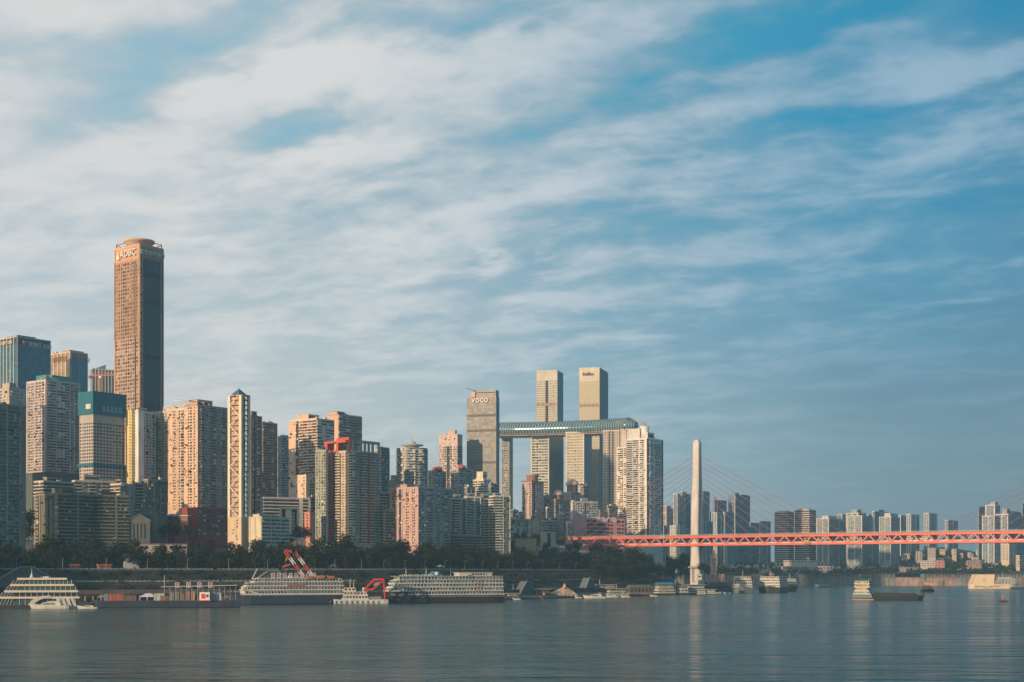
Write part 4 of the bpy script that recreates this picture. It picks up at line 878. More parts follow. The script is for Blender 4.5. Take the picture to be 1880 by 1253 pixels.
# ------------------------------------------------------------------ the red bridge
def bridge():
    O = Vector((233, 1790, 0)); u = Vector((.850, -.527, 0)).normalized(); n = Vector((u.y, -u.x, 0)); yaw = math.atan2(u.y, u.x)
    r = empty('cable_stayed_bridge', tuple(O), yaw, 'long coral red truss bridge with one visible pale tower and red stay cables', 'bridge')
    X0, X1, ZT, ZB, hw = -192.0, 496.0, 73.0, 59.6, 11.0; CON = wall(.56, .54, .50, .8, .12); RED2 = plain('coral_red_paint', .31, .028, .024, .45)
    k = MB()
    for y in (-hw, hw): k.box(X0, X1, y-.5, y+.5, ZT-3.6, ZT-.2, RED2)
    k.box(X0, X1, -hw+.51, hw-.51, ZT-2.2, ZT-.8, DKG); k.build('upper_chord', r)
    k = MB(); k.box(X0, X1, -hw-1.9, -hw-.6, ZT-.55, ZT-.2, PALE); k.box(X0, X1, -hw-.51, hw+.51, ZT-.19, ZT+.05, ASPH); k.build('upper_roadway', r)
    k = MB(); x = X0
    k.box(X0, X1, -hw-1.85, -hw-1.75, ZT+.9, ZT+1.1, PALE); k.box(X0, X1, hw-.1, hw, ZT+.9, ZT+1.1, PALE)
    while x < X1: k.box(x, x+.15, -hw-1.85, -hw-1.7, ZT-.2, ZT+1.0, PALE); x += 3
    k.build('railing', r)
    XB = X0+34
    k = MB()
    for y in (-hw, hw): k.box(XB, X1, y-.5, y+.5, ZB, ZB+2.5, RED2)
    k.box(XB, X1, -hw+.51, hw-.51, ZB+.4, ZB+1.4, DKG); k.build('lower_chord', r)
    k = MB(); k.box(XB, X1, -hw+.7, -hw+.8, ZB+2.6, ZB+3.9, wall(.5, .5, .46)); k.box(XB, X1, hw-.8, hw-.7, ZB+2.6, ZB+3.9, wall(.5, .5, .46)); k.build('lower_parapet', r)
    P = 17.2; i = 0; x = XB+3
    while x < X1-P/2:
        for s_ in (0, 1):
            a, b_ = (x+P/2*s_, ZT-3.6) if s_ == 0 else (x+P/2, ZB+2.5), None
            k = MB()
            for y in (-hw, hw):
                if s_ == 0: k.bar((x+1.0, y, ZT-3.4), (x+P/2-.6, y, ZB+2.3), .95, 1.5, RED2)
                else: k.bar((x+P/2+.6, y, ZB+2.3), (x+P-1.0, y, ZT-3.4), .95, 1.5, RED2)
            k.build('truss_diagonal', r)
        x += P
    # tower: two legs that close at the top, edge on to the viewer
    def leg(side, x0):
        k = MB(); prof = [(-3, 3.0, 15.5, 9.0), (20, 4.0, 14.6, 8.4), (40, 4.8, 12.8, 7.4), (56, 5.6, 11.4, 6.4), (74, 6.6, 10.8, 6.0), (95, 6.2, 10.5, 5.6), (120, 4.8, 10.0, 5.2), (145, 3.4, 9.5, 5.0), (168, 2.7, 9.0, 4.8), (184, 2.4, 8.9, 4.6), (191, 2.4, 8.8, 4.6)]
        N_ = 14; vs = []
        for z, off, lx, ly in prof:
            for a in range(N_):
                t = 2*math.pi*a/N_; c, s_ = math.cos(t), math.sin(t); c = math.copysign(abs(c)**.72, c); s_ = math.copysign(abs(s_)**.72, s_)
                vs.append((x0+lx/2*c, side*off+ly/2*s_, z))
        m = len(prof)
        k.mesh(vs, [(i*N_+a, i*N_+(a+1) % N_, (i+1)*N_+(a+1) % N_, (i+1)*N_+a) for i in range(m-1) for a in range(N_)]+[tuple(range((m-1)*N_, m*N_))], CON, True)
        k.build('tower_leg', r)
    for x0 in (0, 490):
        leg(-1, x0); leg(1, x0)
        k = MB(); k.box(x0-2.6, x0+2.6, -2.9, 2.9, 191, 193, CON); k.box(x0-3.6, x0+3.6, -5, 5, -2, 21, CON); k.box(x0-3.3, x0+3.3, -3, 3, 130, 186, CON); k.build('tower_core', r)
    k = MB(); k.box(-6.8, 7.2, -hw-.9, -hw+.3, 32, 34.2, wall(.3, .29, .27)); k.box(-1.9, -.9, -12.3, -11, 14, 32, wall(.34, .33, .31)); k.build('tower_service_deck', r)
    cm = plain('cable_red', .34, .07, .05, .5)
    for x0 in (0, 490):
        for sgn in (-1, 1):
            if x0 == 490 and sgn == 1: continue
            for i in range(9):
                L = 54+i*17.2; z = 124+i*6.2; k = MB(); k.tube((x0+sgn*2.5, 0, z), (x0+sgn*L, 0, ZT), .25, cm, 5)
                k.build('stay_cable', r)
    z0 = bank_z(150)
    k = MB(); k.box(X0-60, X0+.0, -hw-.4, hw+.4, ZT-2.6, ZT-.9, RED2); k.build('approach_span', r)
    for x in (X0+40, X0+62):
        k = MB(); k.box(x, x+5, -hw+1, -hw+7, 10, ZB-.1, CON); k.box(x, x+5, hw-7, hw-1, 10, ZB-.1, CON); k.build('pier', r)
    def on(x, y, z): v = O+u*x+n*(-y)*-1; return (O.x+u.x*x-u.y*y, O.y+u.y*x+u.x*y, z)
    t = empty('metro_train', on(281, 0, ZB+2), yaw, 'white metro train passing inside the red truss', 'train')
    for c in range(2):
        k = MB(); k.box(-16+c*16.3, -.3+c*16.3, -1.6, 1.6, 1.2, 4.6, WHITE); k.build('carriage', t)
        w = MB(); w.box(-15+c*16.3, -1.3+c*16.3, -1.68, -1.6, 2.8, 3.9, GL); w.build('window_strip', t)
    for (x, lab, m) in ((149, 'yellow maintenance gantry hanging on the truss near the banded towers', plain('gantry_yellow', .55, .38, .10, .6)), (-42, 'small pale maintenance gantry on the upper deck left of the bridge tower', PALE)):
        g = empty('maintenance_gantry', on(x, -hw-.8, ZB+2 if x > 0 else ZT-3), yaw, lab, 'gantry')
        k = MB(); h = 6.5 if x > 0 else 5
        for a in (-5, 5): k.bar((a*.7, -1, 0), (a*.35, -1, h), .3, .3, m)
        k.bar((-5, -1, 0), (5, -1, 0), .7, .7, m); k.bar((-2, -1, h), (2, -1, h), .3, .3, m); k.box(-4, 4, -1.5, -.4, -1.3, -.4, wall(.3, .1, .06)); k.build('frame', g)
        k = MB(); k.bar((-3, -1.3, 1.8), (3, -1.3, 1.8), .15, .9, m); k.build('rail', g)
bridge()
# ------------------------------------------------------------------ trees
def leaf_mat(name, a, b):
    m, N = newmat(name); P = principled(N); ge = N.n('ShaderNodeNewGeometry'); oi = N.n('ShaderNodeObjectInfo')
    f = N.m('ADD', N.m('MULTIPLY', ge.outputs['Random Per Island'], .65), N.m('MULTIPLY', oi.outputs['Random'], .35))
    N.l(N.mix(f, a, b), P.inputs['Base Color']); P.inputs['Roughness'].default_value = .7
    P.inputs['Specular IOR Level'].default_value = .1
    return m
LEAF = leaf_mat('leaf_green', (.007, .016, .007, 1), (.030, .038, .016, 1)); BARK = plain('bark', .06, .045, .035, .9)
def crown_mesh(seed, w, h, n=520, m=None):
    rg = random.Random(seed); mb = MB(); lobes = []
    for _ in range(11):
        a = rg.uniform(0, 6.28); rr = rg.uniform(.05, .62)*w/2; lobes.append((rr*math.cos(a), rr*math.sin(a), h*rg.uniform(.18, .86), rg.uniform(.20, .36)*w))
    for _ in range(n):
        lx, ly, lz, lr = rg.choice(lobes); v = Vector((rg.gauss(0, 1), rg.gauss(0, 1), rg.gauss(0, 1)*.8)).normalized()*lr*rg.uniform(.55, 1.06)
        c = Vector((lx, ly, lz))+v; s_ = rg.uniform(.35, 1.0)*w*.055+.18
        nr = (v.normalized()+Vector((rg.uniform(-.6, .6), rg.uniform(-.6, .6), rg.uniform(-.2, .9)))).normalized(); a = nr.orthogonal().normalized(); b = nr.cross(a); q = rg.uniform(0, 6.28)
        a, b = a*math.cos(q)+b*math.sin(q), b*math.cos(q)-a*math.sin(q)
        mb.face([c-a*s_, c-b*s_*.8, c+a*s_*1.1, c+b*s_*.8], m or LEAF)
    return mb.data('crown')
def trunk_mesh(seed, h, w):
    rg = random.Random(seed+50); mb = MB(); mb.tube((0, 0, -2), (.2, .1, h*.45), .45, BARK, 6, .28)
    for i in range(5):
        a = rg.uniform(0, 6.28); mb.tube((.2, .1, h*rg.uniform(.3, .45)), (w*.3*math.cos(a), w*.3*math.sin(a), h*rg.uniform(.6, .85)), .2, BARK, 5, .06)
    return mb.data('trunk')
TREES = [(crown_mesh(i, w, h), trunk_mesh(i, h+3, w)) for i, (w, h) in enumerate([(13, 11), (11, 12), (15, 12), (10, 9), (12, 14)])]
def tree(x, y, z, s=1.0, k=None, label='dark green broadleaf tree in the riverside belt below the towers', group='trees along the riverside road'):
    k = rnd.randrange(len(TREES)) if k is None else k; r = empty('riverside_tree', (x, y, z), rnd.uniform(0, 6.28), label, 'tree', group)
    r.scale = (s, s, s*rnd.uniform(.85, 1.15))
    for me, nm, dz in ((TREES[k][0], 'crown', 3.0), (TREES[k][1], 'trunk', 0)):
        o = bpy.data.objects.new(nm, me); col.objects.link(o); o.parent = r; o.location = (0, 0, dz)
    return r
s0 = SLEN[0]+120; S_END = SLEN[-1]
def arc_of(px):
    """arc length along the bank where the shore shows at photo column px"""
    for i in range(len(SL)):
        if SL[i][1] > 0 and CX+F*SL[i][0]/SL[i][1] >= px: return SLEN[i]
    return S_END
A0, A1 = arc_of(-60), arc_of(1275)
rows = [(114, 9.5, 1.12, 76), (128, 10, 1.28, 76), (143, 12, 1.45, 60), (104, 21, .8, 26)]
LANDM = [(60, 'the dark beige corner tower'), (150, 'the long dark building, left half'), (240, 'the long dark building, right half'), (330, 'the gabled halls'), (418, 'the maroon podium'), (480, 'the cream lattice tower'), (535, 'the cream low office block'), (600, 'the cream portal block'), (650, 'the red frame crown'), (710, 'the red crowned tower'), (770, 'the pink front building'), (830, 'the grey wing building'), (885, 'the left joined balcony blocks'), (940, 'the right joined balcony blocks'), (1040, 'the hill houses'), (1150, 'the pink plaza and bridge start'), (1230, 'the white flats'), (9999, 'the bridge tower')]
def near_what(x, y):
    px = CX+F*x/y
    return next(n for p, n in LANDM if px <= p)
for off, step, s_, n in rows:
    rown = {114: 'front', 128: 'middle', 143: 'back', 104: 'roadside'}[off]
    n = int(n*1.18); A2 = [SLEN[i] for i in range(len(SL)) if SL[i][1] > 2020][0]
    for i in range(n):
        s = A0+(A2-A0)*(i+rnd.uniform(.1, .9))/n; x, y, hd = shore_pt(s, off+rnd.uniform(-4, 4)); tree(x, y, bank_z(off)-.5, s_*rnd.uniform(.72, 1.2), None, 'dark broadleaf tree in the %s row below %s' % (rown, near_what(x, y)))
for j, (off, s_) in enumerate([(78, 1.7), (96, 1.75), (60, 1.3)]):
    for px in range(1096, 1262, 9):
        p = px+rnd.uniform(-4, 4); d = d_off(p, off+rnd.uniform(-5, 5)); tree(at(p, d), d, bank_z(off)-1, s_*rnd.uniform(.85, 1.15), None, 'dark tree near the bridge deck, %s row, below %s' % (['middle', 'back', 'front'][j], near_what(at(p, d), d)))
def shrub_mass(name, label, spots, seed, size=2.6):
    rg = random.Random(seed); mb = MB()
    for (x, y, z, w, h) in spots:
        for _ in range(int(14+w*w*.5)):
            v = Vector((rg.gauss(0, .42), rg.gauss(0, .42), abs(rg.gauss(0, .45)))); c = Vector((x+v.x*w, y+v.y*w, z+v.z*h)); s_ = rg.uniform(.3, 1)*size*.6
            nr = Vector((rg.uniform(-1, 1), rg.uniform(-1, .3), rg.uniform(0, 1))).normalized(); a = nr.orthogonal().normalized(); b = nr.cross(a)
            mb.face([c-a*s_, c-b*s_*.7, c+a*s_, c+b*s_*.8], LEAF)
    tag(mb.build(name), label, kind='stuff')
sp = []
for i in range(420):
    s = rnd.uniform(A0, A1); off = rnd.choice([44, 50, 60, 76, 82, 87, 98]); x, y, hd = shore_pt(s, off+rnd.uniform(-3, 3)); sp.append((x, y, bank_z(off)-.3, rnd.uniform(2.5, 6), rnd.uniform(1.5, 4)))
shrub_mass('undergrowth', 'dark shrubs and creepers covering the terraces of the embankment', sp, 5)
sp = []
for i in range(420):
    s = rnd.uniform(A0, A2); off = rnd.uniform(118, 180); x, y, hd = shore_pt(s, off); sp.append((x, y, bank_z(off)-1, rnd.uniform(6, 11), rnd.uniform(7, 12)))
shrub_mass('woods', 'dark wooded slope between the riverside trees and the first buildings', sp, 6, 4.0)
# trees among the hill houses near the bridge head and beside the gabled halls
for (px, py, d, s_) in [(300, 985, 1290, 1.2), (318, 982, 1300, 1.3), (345, 988, 1290, 1.1), (545, 985, 1330, 1.2), (560, 990, 1330, 1.1), (535, 992, 1310, .9), (948, 990, 1640, 1.3), (962, 992, 1650, 1.2), (980, 1000, 1640, 1.2), (1002, 1004, 1660, 1.1), (1045, 1010, 1680, 1.0), (1060, 1012, 1690, 1.2),
        (1150, 1012, 1760, 1.3), (1165, 1016, 1760, 1.2), (1178, 1010, 1780, 1.3), (1195, 1018, 1740, 1.2), (1210, 1014, 1740, 1.1), (1075, 990, 1800, 1.0), (940, 1006, 1600, 1.2), (1140, 1020, 1740, 1.1), (1298, 1050, 1755, .9), (1290, 1046, 1760, 1.1), (45, 965, 1330, 1.6), (52, 985, 1300, 1.5), (440, 1012, 1240, 1.0)]:
    tree(at(px, dd(px, d)), dd(px, d), zat(py+10, dd(px, d)), s_, label='dark tree growing on the slope among houses near %s' % near_what(at(px, d), d), group='trees on the slope among houses')
# ------------------------------------------------------------------ small houses on the slope by the bridge head
def hut(px0, px1, yt, yb, d, wm, rm, label, name='hill_house', cat='house', roof='gable', yaw=0.0, win=3, depth=9, group=None):
    d = dd((px0+px1)/2, d); x0, x1 = at(px0, d), at(px1, d); L = (x1-x0)/max(.5, math.cos(yaw)); z0 = zat(yb, d); h = zat(yt, d)-z0; r = empty(name, (x0, d, z0), yaw, label, cat, group)
    k = MB(); rh = min(h*.38, 3.5) if roof == 'gable' else .6; k.box(0, L, 0, depth, -min(14, z0+1.5), h-rh, wm); k.build('wall', r)
    k = MB()
    if roof == 'gable': k.mesh([(-.7, -.7, h-rh), (L+.7, -.7, h-rh), (L+.7, depth+.7, h-rh), (-.7, depth+.7, h-rh), (.8, depth/2, h), (L-.8, depth/2, h)], [(0, 1, 5, 4), (1, 2, 5), (2, 3, 4, 5), (3, 0, 4), (0, 3, 2, 1)], rm)
    else: k.box(-.4, L+.4, -.4, depth+.4, h-rh, h, rm)
    k.build('roof', r)
    if win:
        nf = max(1, int((h-rh)/3.3))
        for f in range(nf):
            k = MB()
            for i in range(win): a = L*(i+.25)/win; k.box(a, a+L*.5/win, -.1, .05, (h-rh)*(f+.3)/nf, (h-rh)*(f+.78)/nf, GL)
            k.build('window_band', r)
    return r
TANW = wall(.50, .38, .20); TILE = wall(.17, .17, .17); TANR = wall(.48, .36, .24)
hut(946, 985, 988, 1003, 1640, TANW, TILE, 'long tan wall house with a flat dark roof at the wood edge', roof='flat', win=0, depth=5)
hut(1018, 1027, 1000, 1014, 1650, PEACH, TILE, 'small peach gable house under the bridge start')
hut(1027, 1037, 1002, 1012, 1640, PEACH, TANR, 'peach house with an arched gable under the bridge start', win=1)
hut(1063, 1082, 1010, 1024, 1640, TANR, TANR, 'tan ridge roof pavilion left of the ochre temple hall')
hut(1082, 1112, 1013, 1030, 1630, TANW, TILE, 'long ochre temple hall with a dark tiled roof', win=6)
hut(1112, 1134, 1012, 1030, 1640, wall(.40, .28, .22), TILE, 'brownish annex hall right of the ochre temple hall')
hut(1060, 1072, 1004, 1014, 1680, wall(.30, .30, .30), TILE, 'grey tiled pavilion just below the bridge truss')
hut(1095, 1125, 1003, 1013, 1690, wall(.26, .26, .26), TILE, 'wide dark tiled hall roof close below the bridge truss', win=0)
hut(1041, 1062, 1014, 1020, 1610, wall(.50, .34, .28), wall(.45, .28, .22), 'low reddish roofed shed on the dark slope', roof='flat', win=0)
hut(984, 995, 1003, 1013, 1620, WHITE, TILE, 'tiny white house with two dark openings above the tree belt', win=2)
hut(1192, 1207, 1004, 1030, 1850, wall(.50, .38, .28), TAUPE, 'tan slab house visible under the bridge left of the tower', roof='flat', win=0)
hut(1208, 1222, 1004, 1030, 1830, wall(.52, .40, .30), TAUPE, 'tan apartment block with balconies visible under the bridge', roof='flat', win=2)
# roadside things on the upper terrace
def roadside(px, off, z_add, fn): s = arc_of(px); x, y, hd = shore_pt(s, off); return x, y, bank_z(off)+z_add, hd
x, y, z, hd = roadside(275, 108, 0, None)
r = empty('arched_gate', (x, y, z), hd, 'white arched panel standing on the riverside road beside bare branches', 'gate'); k = MB()
k.prism([(-7, 0), (7, 0), (7, 1.2), (-7, 1.2)], 0, 6, PALE); k.mesh([(-7, 0, 6), (7, 0, 6), (4.5, 0, 9.2), (0, 0, 10.4), (-4.5, 0, 9.2), (-7, 1.2, 6), (7, 1.2, 6), (4.5, 1.2, 9.2), (0, 1.2, 10.4), (-4.5, 1.2, 9.2)], [(0, 1, 2, 3, 4), (9, 8, 7, 6, 5), (1, 6, 7, 2), (2, 7, 8, 3), (3, 8, 9, 4), (4, 9, 5, 0)], PALE); k.build('panel', r)
ORB = wall(.40, .10, .04)
for px, lab in ((196, 'orange roofed kiosk on the riverside road, the smaller of two'), (217, 'orange roofed kiosk on the riverside road, the longer of two')):
    x, y, z, hd = roadside(px, 103, 0, None); r = empty('kiosk', (x, y, z), hd, lab, 'kiosk'); L = 6 if px == 196 else 11
    k = MB(); k.box(-L/2, L/2, 0, 4, 0, 3, wall(.2, .18, .16)); k.build('wall', r); k = MB(); k.box(-L/2-.6, L/2+.6, -1, 4.6, 3.01, 4.6, ORB); k.build('roof', r)
for px, lab in ((655, 'blue parasol roof stall on the riverside road, left one'), (672, 'blue parasol roof stall on the riverside road, right one'), (960, 'pale tent roof stall on the dark riverside road')):
    x, y, z, hd = roadside(px, 103, 0, None); r = empty('market_stall', (x, y, z), hd, lab, 'stall'); bm_ = plain('blue_canvas', .05, .22, .32, .7) if px < 900 else PALE
    k = MB(); k.mesh([(-4, -3, 3), (4, -3, 3), (4, 3, 3), (-4, 3, 3), (0, 0, 5.6)], [(0, 1, 4), (1, 2, 4), (2, 3, 4), (3, 0, 4), (0, 3, 2, 1)], bm_); k.build('canopy', r)
    for a in (-3.7, 3.7):
        for b_ in (-2.7, 2.7): k = MB(); k.tube((a, b_, 0), (a, b_, 3), .12, STEEL, 5); k.build('leg', r)
# white balustrades along three terraces
def balustrade(off, pa, pb, lab, hgt=1.2, step=3.0):
    a, b_ = arc_of(pa), arc_of(pb); n = int((b_-a)/step); x0, y0, hd = shore_pt(a, off); z = bank_z(off); r = empty('balustrade', (x0, y0, z), 0, lab, 'railing'); k = MB(); p = MB(); prev = None
    BL_ = wall(.24, .26, .25)
    for i in range(n+1):
        x, y, hd = shore_pt(a+(b_-a)*i/n, off); v = Vector((x-x0, y-y0, 0))
        p.bar(v, v+Vector((0, 0, hgt+.35)), .7, .7, BL_)
        if prev is not None and rnd.random() > .04: k.bar(prev+Vector((0, 0, hgt*.55)), v+Vector((0, 0, hgt*.55)), .25, hgt*.9, BL_)
        prev = v
    k.build('handrail', r); tag(p.build('posts', r), kind='stuff')
balustrade(91.5, -30, 1240, 'long pale balustrade along the upper riverside road', 1.0, 5)
balustrade(57.5, 140, 700, 'pale balustrade of the middle terrace walk', 1.3, 4)
balustrade(31.5, 125, 430, 'pale balustrade above the pillared quay', 1.5, 3)
def pillar_quay():
    a, b_ = arc_of(128), arc_of(415); x0, y0, hd = shore_pt(a, 24); r = empty('pillared_quay', (x0, y0, 0), 0, 'long brown quay gallery standing on many pillars behind the cargo barge', 'quay'); n = int((b_-a)/6.2)
    BR = wall(.26, .19, .14); dk = MB(); prev = None
    for i in range(n+1):
        x, y, hd = shore_pt(a+(b_-a)*i/n, 22); v = Vector((x-x0, y-y0, 0))
        if i < 98: k = MB(); k.bar(v+Vector((0, 0, 0)), v+Vector((0, 0, 8.6)), 1.3, 1.3, BR); k.build('pillar', r)
        if prev is not None: dk.bar(prev+Vector((0, 0, 10.4)), v+Vector((0, 0, 10.4)), 4.5, 3.4, wall(.15, .125, .12))
        prev = v
    dk.build('gallery', r)
pillar_quay()
for i, (px, off, h0) in enumerate([(75, 66, 12), (492, 66, 9), (1012, 44, 7), (1118, 48, 8)]):         # tent shaped hills / conical sheds on the bank
    s = arc_of(px); x, y, hd = shore_pt(s, off-14); z = bank_z(off)-6; r = empty('ramp_shed', (x, y, z), hd, ['big grey triangular ramp roof behind the white floating restaurant', 'grey triangular ramp roof behind the blue hulled cruise ship', 'small grey triangular ramp roof behind the thatched boat', 'grey triangular ramp roof behind the white yacht'][i], 'ramp')
    w = [42, 32, 20, 18][i]; k = MB(); m = wall(.11, .13, .14)
    k.mesh([(-w, -2, -4), (w, -2, -4), (w*.12, -2, h0+6), (-w*.12, -2, h0+6), (-w, 6, -4), (w, 6, -4), (w*.12, 6, h0+6), (-w*.12, 6, h0+6)], [(0, 1, 2, 3), (7, 6, 5, 4), (0, 3, 7, 4), (2, 1, 5, 6), (3, 2, 6, 7)], m); k.build('slab', r)
    k = MB(); rm = wall(.30, .31, .30)
    for a, b_ in (((-w, -2.4, -3.6), (-w*.12, -2.4, h0+6.4)), ((-w*.12, -2.4, h0+6.4), (w*.12, -2.4, h0+6.4)), ((w*.12, -2.4, h0+6.4), (w, -2.4, -3.6))): k.bar(a, b_, .5, .8, rm)
    k.build('rail', r)
# street lamps on the upper road
for i in range(26):
    s = A0+(A1-A0)*(i+.5)/26; x, y, hd = shore_pt(s, 94); r = empty('street_lamp', (x, y, bank_z(95)), hd, 'slim grey street lamp on the upper riverside road below %s' % near_what(x, y), 'street lamp', 'street lamps of the riverside road')
    k = MB(); k.tube((0, 0, 0), (0, 0, 9), .14, STEEL, 5, .09); k.bar((0, 0, 9), (0, -2, 9.3), .12, .12, STEEL); pl_ = k.build('pole', r); k = MB(); k.box(-.25, .25, -2.7, -1.9, 9.2, 9.4, PALE); k.build('lamp_head', pl_)
# ------------------------------------------------------------------ boats
HB = wall(.035, .05, .085, .5, .2); HBK = wall(.035, .04, .045, .5, .2); SHW = wall(.50, .52, .50, .5, .12); SHC = wall(.62, .54, .40, .5, .1)
def wz(py): return F*H/(py-YH)                        # depth of a waterline row
def hull(k, L, B, z1, m, bow=.16, stern=.06, rake=4.0, x0=None, band=None, band_m=None, zb=-.8):
    n = 14; x0 = -L/2 if x0 is None else x0; vs = []
    for i in range(n+1):
        t = i/n; w = min(1.0, (t/bow)**.55 if t < bow else 1.0)*min(1.0, (.82+.18*(1-t)/stern) if t > 1-stern else 1.0)
        sh = 1.0*max(0, 1-t/(bow*1.6))**2*1.4
        for (z, ww, sx) in ((zb, .78, rake*(1-min(1, t/bow))), (0.4, .9, rake*.7*(1-min(1, t/bow))), (z1+sh, 1.0, 0)):
            xx = x0+L*t+sx
            vs += [(xx, -B/2*w*ww, z), (xx, B/2*w*ww, z)]
    fs = []
    for i in range(n):
        a, b = i*6, (i+1)*6
        for q in (0, 2): fs += [(a+q, b+q, b+q+2, a+q+2), (a+q+1, a+q+3, b+q+3, b+q+1)]
        fs.append((a+4, b+4, b+5, a+5)); fs.append((a, a+1, b+1, b))
    a = n*6; fs += [(a, a+1, a+3, a+2), (a+2, a+3, a+5, a+4)]
    k.mesh(vs, fs, m)
def boat_root(name, label, cat, pxc, pyw, yaw, flip=False, group=None):
    d = wz(pyw); return empty(name, (at(pxc, d), d, 0), R(yaw)+(math.pi if flip else 0), label, cat, group)
def deckrow(r, x0, x1, B, z, h, win, wm=None, slab=None, over=.9, gap=1.2, gm=None, wh=.5, wlo=.35, open_=False, n=None, rail=True):
    """one deck: slab with rail, cabin wall and a row of windows on both sides"""
    wm = wm or SHW; slab = slab or SHW; gm = gm or GL
    k = MB(); k.box(x0-over, x1+over, -B/2-over, B/2+over, z, z+.28, slab)
    if rail:
        for y in (-B/2-over, B/2+over-.08): k.box(x0-over, x1+over, y, y+.08, z+.281, z+1.15, slab)
        k.box(x0-over, x0-over+.1, -B/2-over+.09, B/2+over-.09, z+.281, z+1.15, slab)
    dk_ = k.build('deck', r)
    k = MB(); k.box(x0, x1, -B/2, B/2, z+.281, z+h, wm if not open_ else DARK); cb_ = k.build('cabin', r)
    L = x1-x0; n = n or max(2, int(L/win)); k = MB()
    for i in range(n):
        a = x0+L*(i+.18)/n; b = x0+L*(i+.82)/n
        for s_ in (-1, 1): k.box(a, b, s_*(B/2+.02), s_*(B/2+.10), z+h*wlo, z+h*(wlo+wh), gm)
    m = max(2, int(B/win))
    for i in range(m):
        a = -B/2+B*(i+.15)/m; b = -B/2+B*(i+.85)/m
        for x in ((x0-.10, x0-.02), (x1+.02, x1+.10)): k.box(x[0], x[1], a, b, z+h*wlo, z+h*(wlo+wh), gm)
    k.build('window_band', cb_)
    if open_:
        k = MB()
        for i in range(n+1):
            a = x0+L*i/n
            for s_ in (-1, 1): k.box(a-.12, a+.12, s_*(B/2+over-.2), s_*(B/2+over-.05), z+.3, z+h, wm)
        k.build('deck_posts', r)
def mast(r, x, z, h, m=None, arms=2):
    m = m or SHW; k = MB(); k.tube((x, 0, z), (x, 0, z+h), .35, m, 6, .1)
    for i in range(arms): k.bar((x, -1.2+.3*i, z+h*(.55+.15*i)), (x, 1.2-.3*i, z+h*(.55+.15*i)), .15, .15, m); k.bar((x-1, 0, z+h*(.5+.15*i)), (x+1, 0, z+h*(.5+.15*i)), .15, .15, m)
    k.build('mast', r)
# 1 floating restaurant
def restaurant():
    r = boat_root('floating_restaurant', 'white four deck floating restaurant with raked open decks at the left shore', 'floating restaurant', 74, 1116.5, 14); k = MB(); L = 58; k.box(-30, 28, -9, 9, -.8, 2.4, HBK); k.build('hull', r)
    LIT_TONE = wall(.66, .60, .50, .5, .06); z = 2.4  # warm sunlight is put into the deck colour
    for i, (xa, xb) in enumerate([(-24, 26), (-24, 27), (-20, 26), (-16, 23), (-11, 18)]):
        h = 4.6 if i < 4 else 2.0
        if i > 0: k = MB(); k.box(xa-4.5, xb+1.2, -9.4, 9.4, z, z+1.5, LIT_TONE); k.build('deck', r); z += 1.5; h = 3.1 if i < 4 else 0
        if i == 4: break
        k = MB(); k.box(xa+6, xb, -7.4, 7.4, z, z+h, glass(.05, .10, .11, .15, .5)); k.build('cabin', r)
        k = MB()
        for j in range(12): a = xa+6+(xb-xa-6)*j/11.2; k.box(a, a+.35, -7.75, -7.42, z, z+h, SHW)
        for j in range(4): a = xa-2+j*2.3; k.bar((a-1.6, -8.6, z), (a+.6, -8.6, z+h), .35, .35, SHW)
        k.build('deck_posts', r); z += h
    k = MB(); pts = [(-8, 2.6), (-4.5, 6.5), (0, 8.8), (8, 9.4), (8, 7.6), (2, 6.8), (-1.5, 5.0), (-4.2, 2.6)]
    k.mesh([(x, -9.75, z_) for x, z_ in pts]+[(x, -9.3, z_) for x, z_ in pts], [tuple(range(8)), tuple(range(15, 7, -1))]+[(i, (i+1) % 8+0, 8+(i+1) % 8, 8+i) for i in range(8)], SHW); k.build('curved_stair', r)
    k = MB(); k.lathe([(1.6, z), (.8, z+2), (.25, z+4), (.08, z+7.5)], -6, 0, SHW, 10); k.build('mast', r)
    k = MB(); k.bar((0, 0, z), (1, 0, z+1.3), .2, .2, SHW); k.box(2, 6, -2, 2, z, z+1.0, SHW); k.build('roof_gear', r)
restaurant()
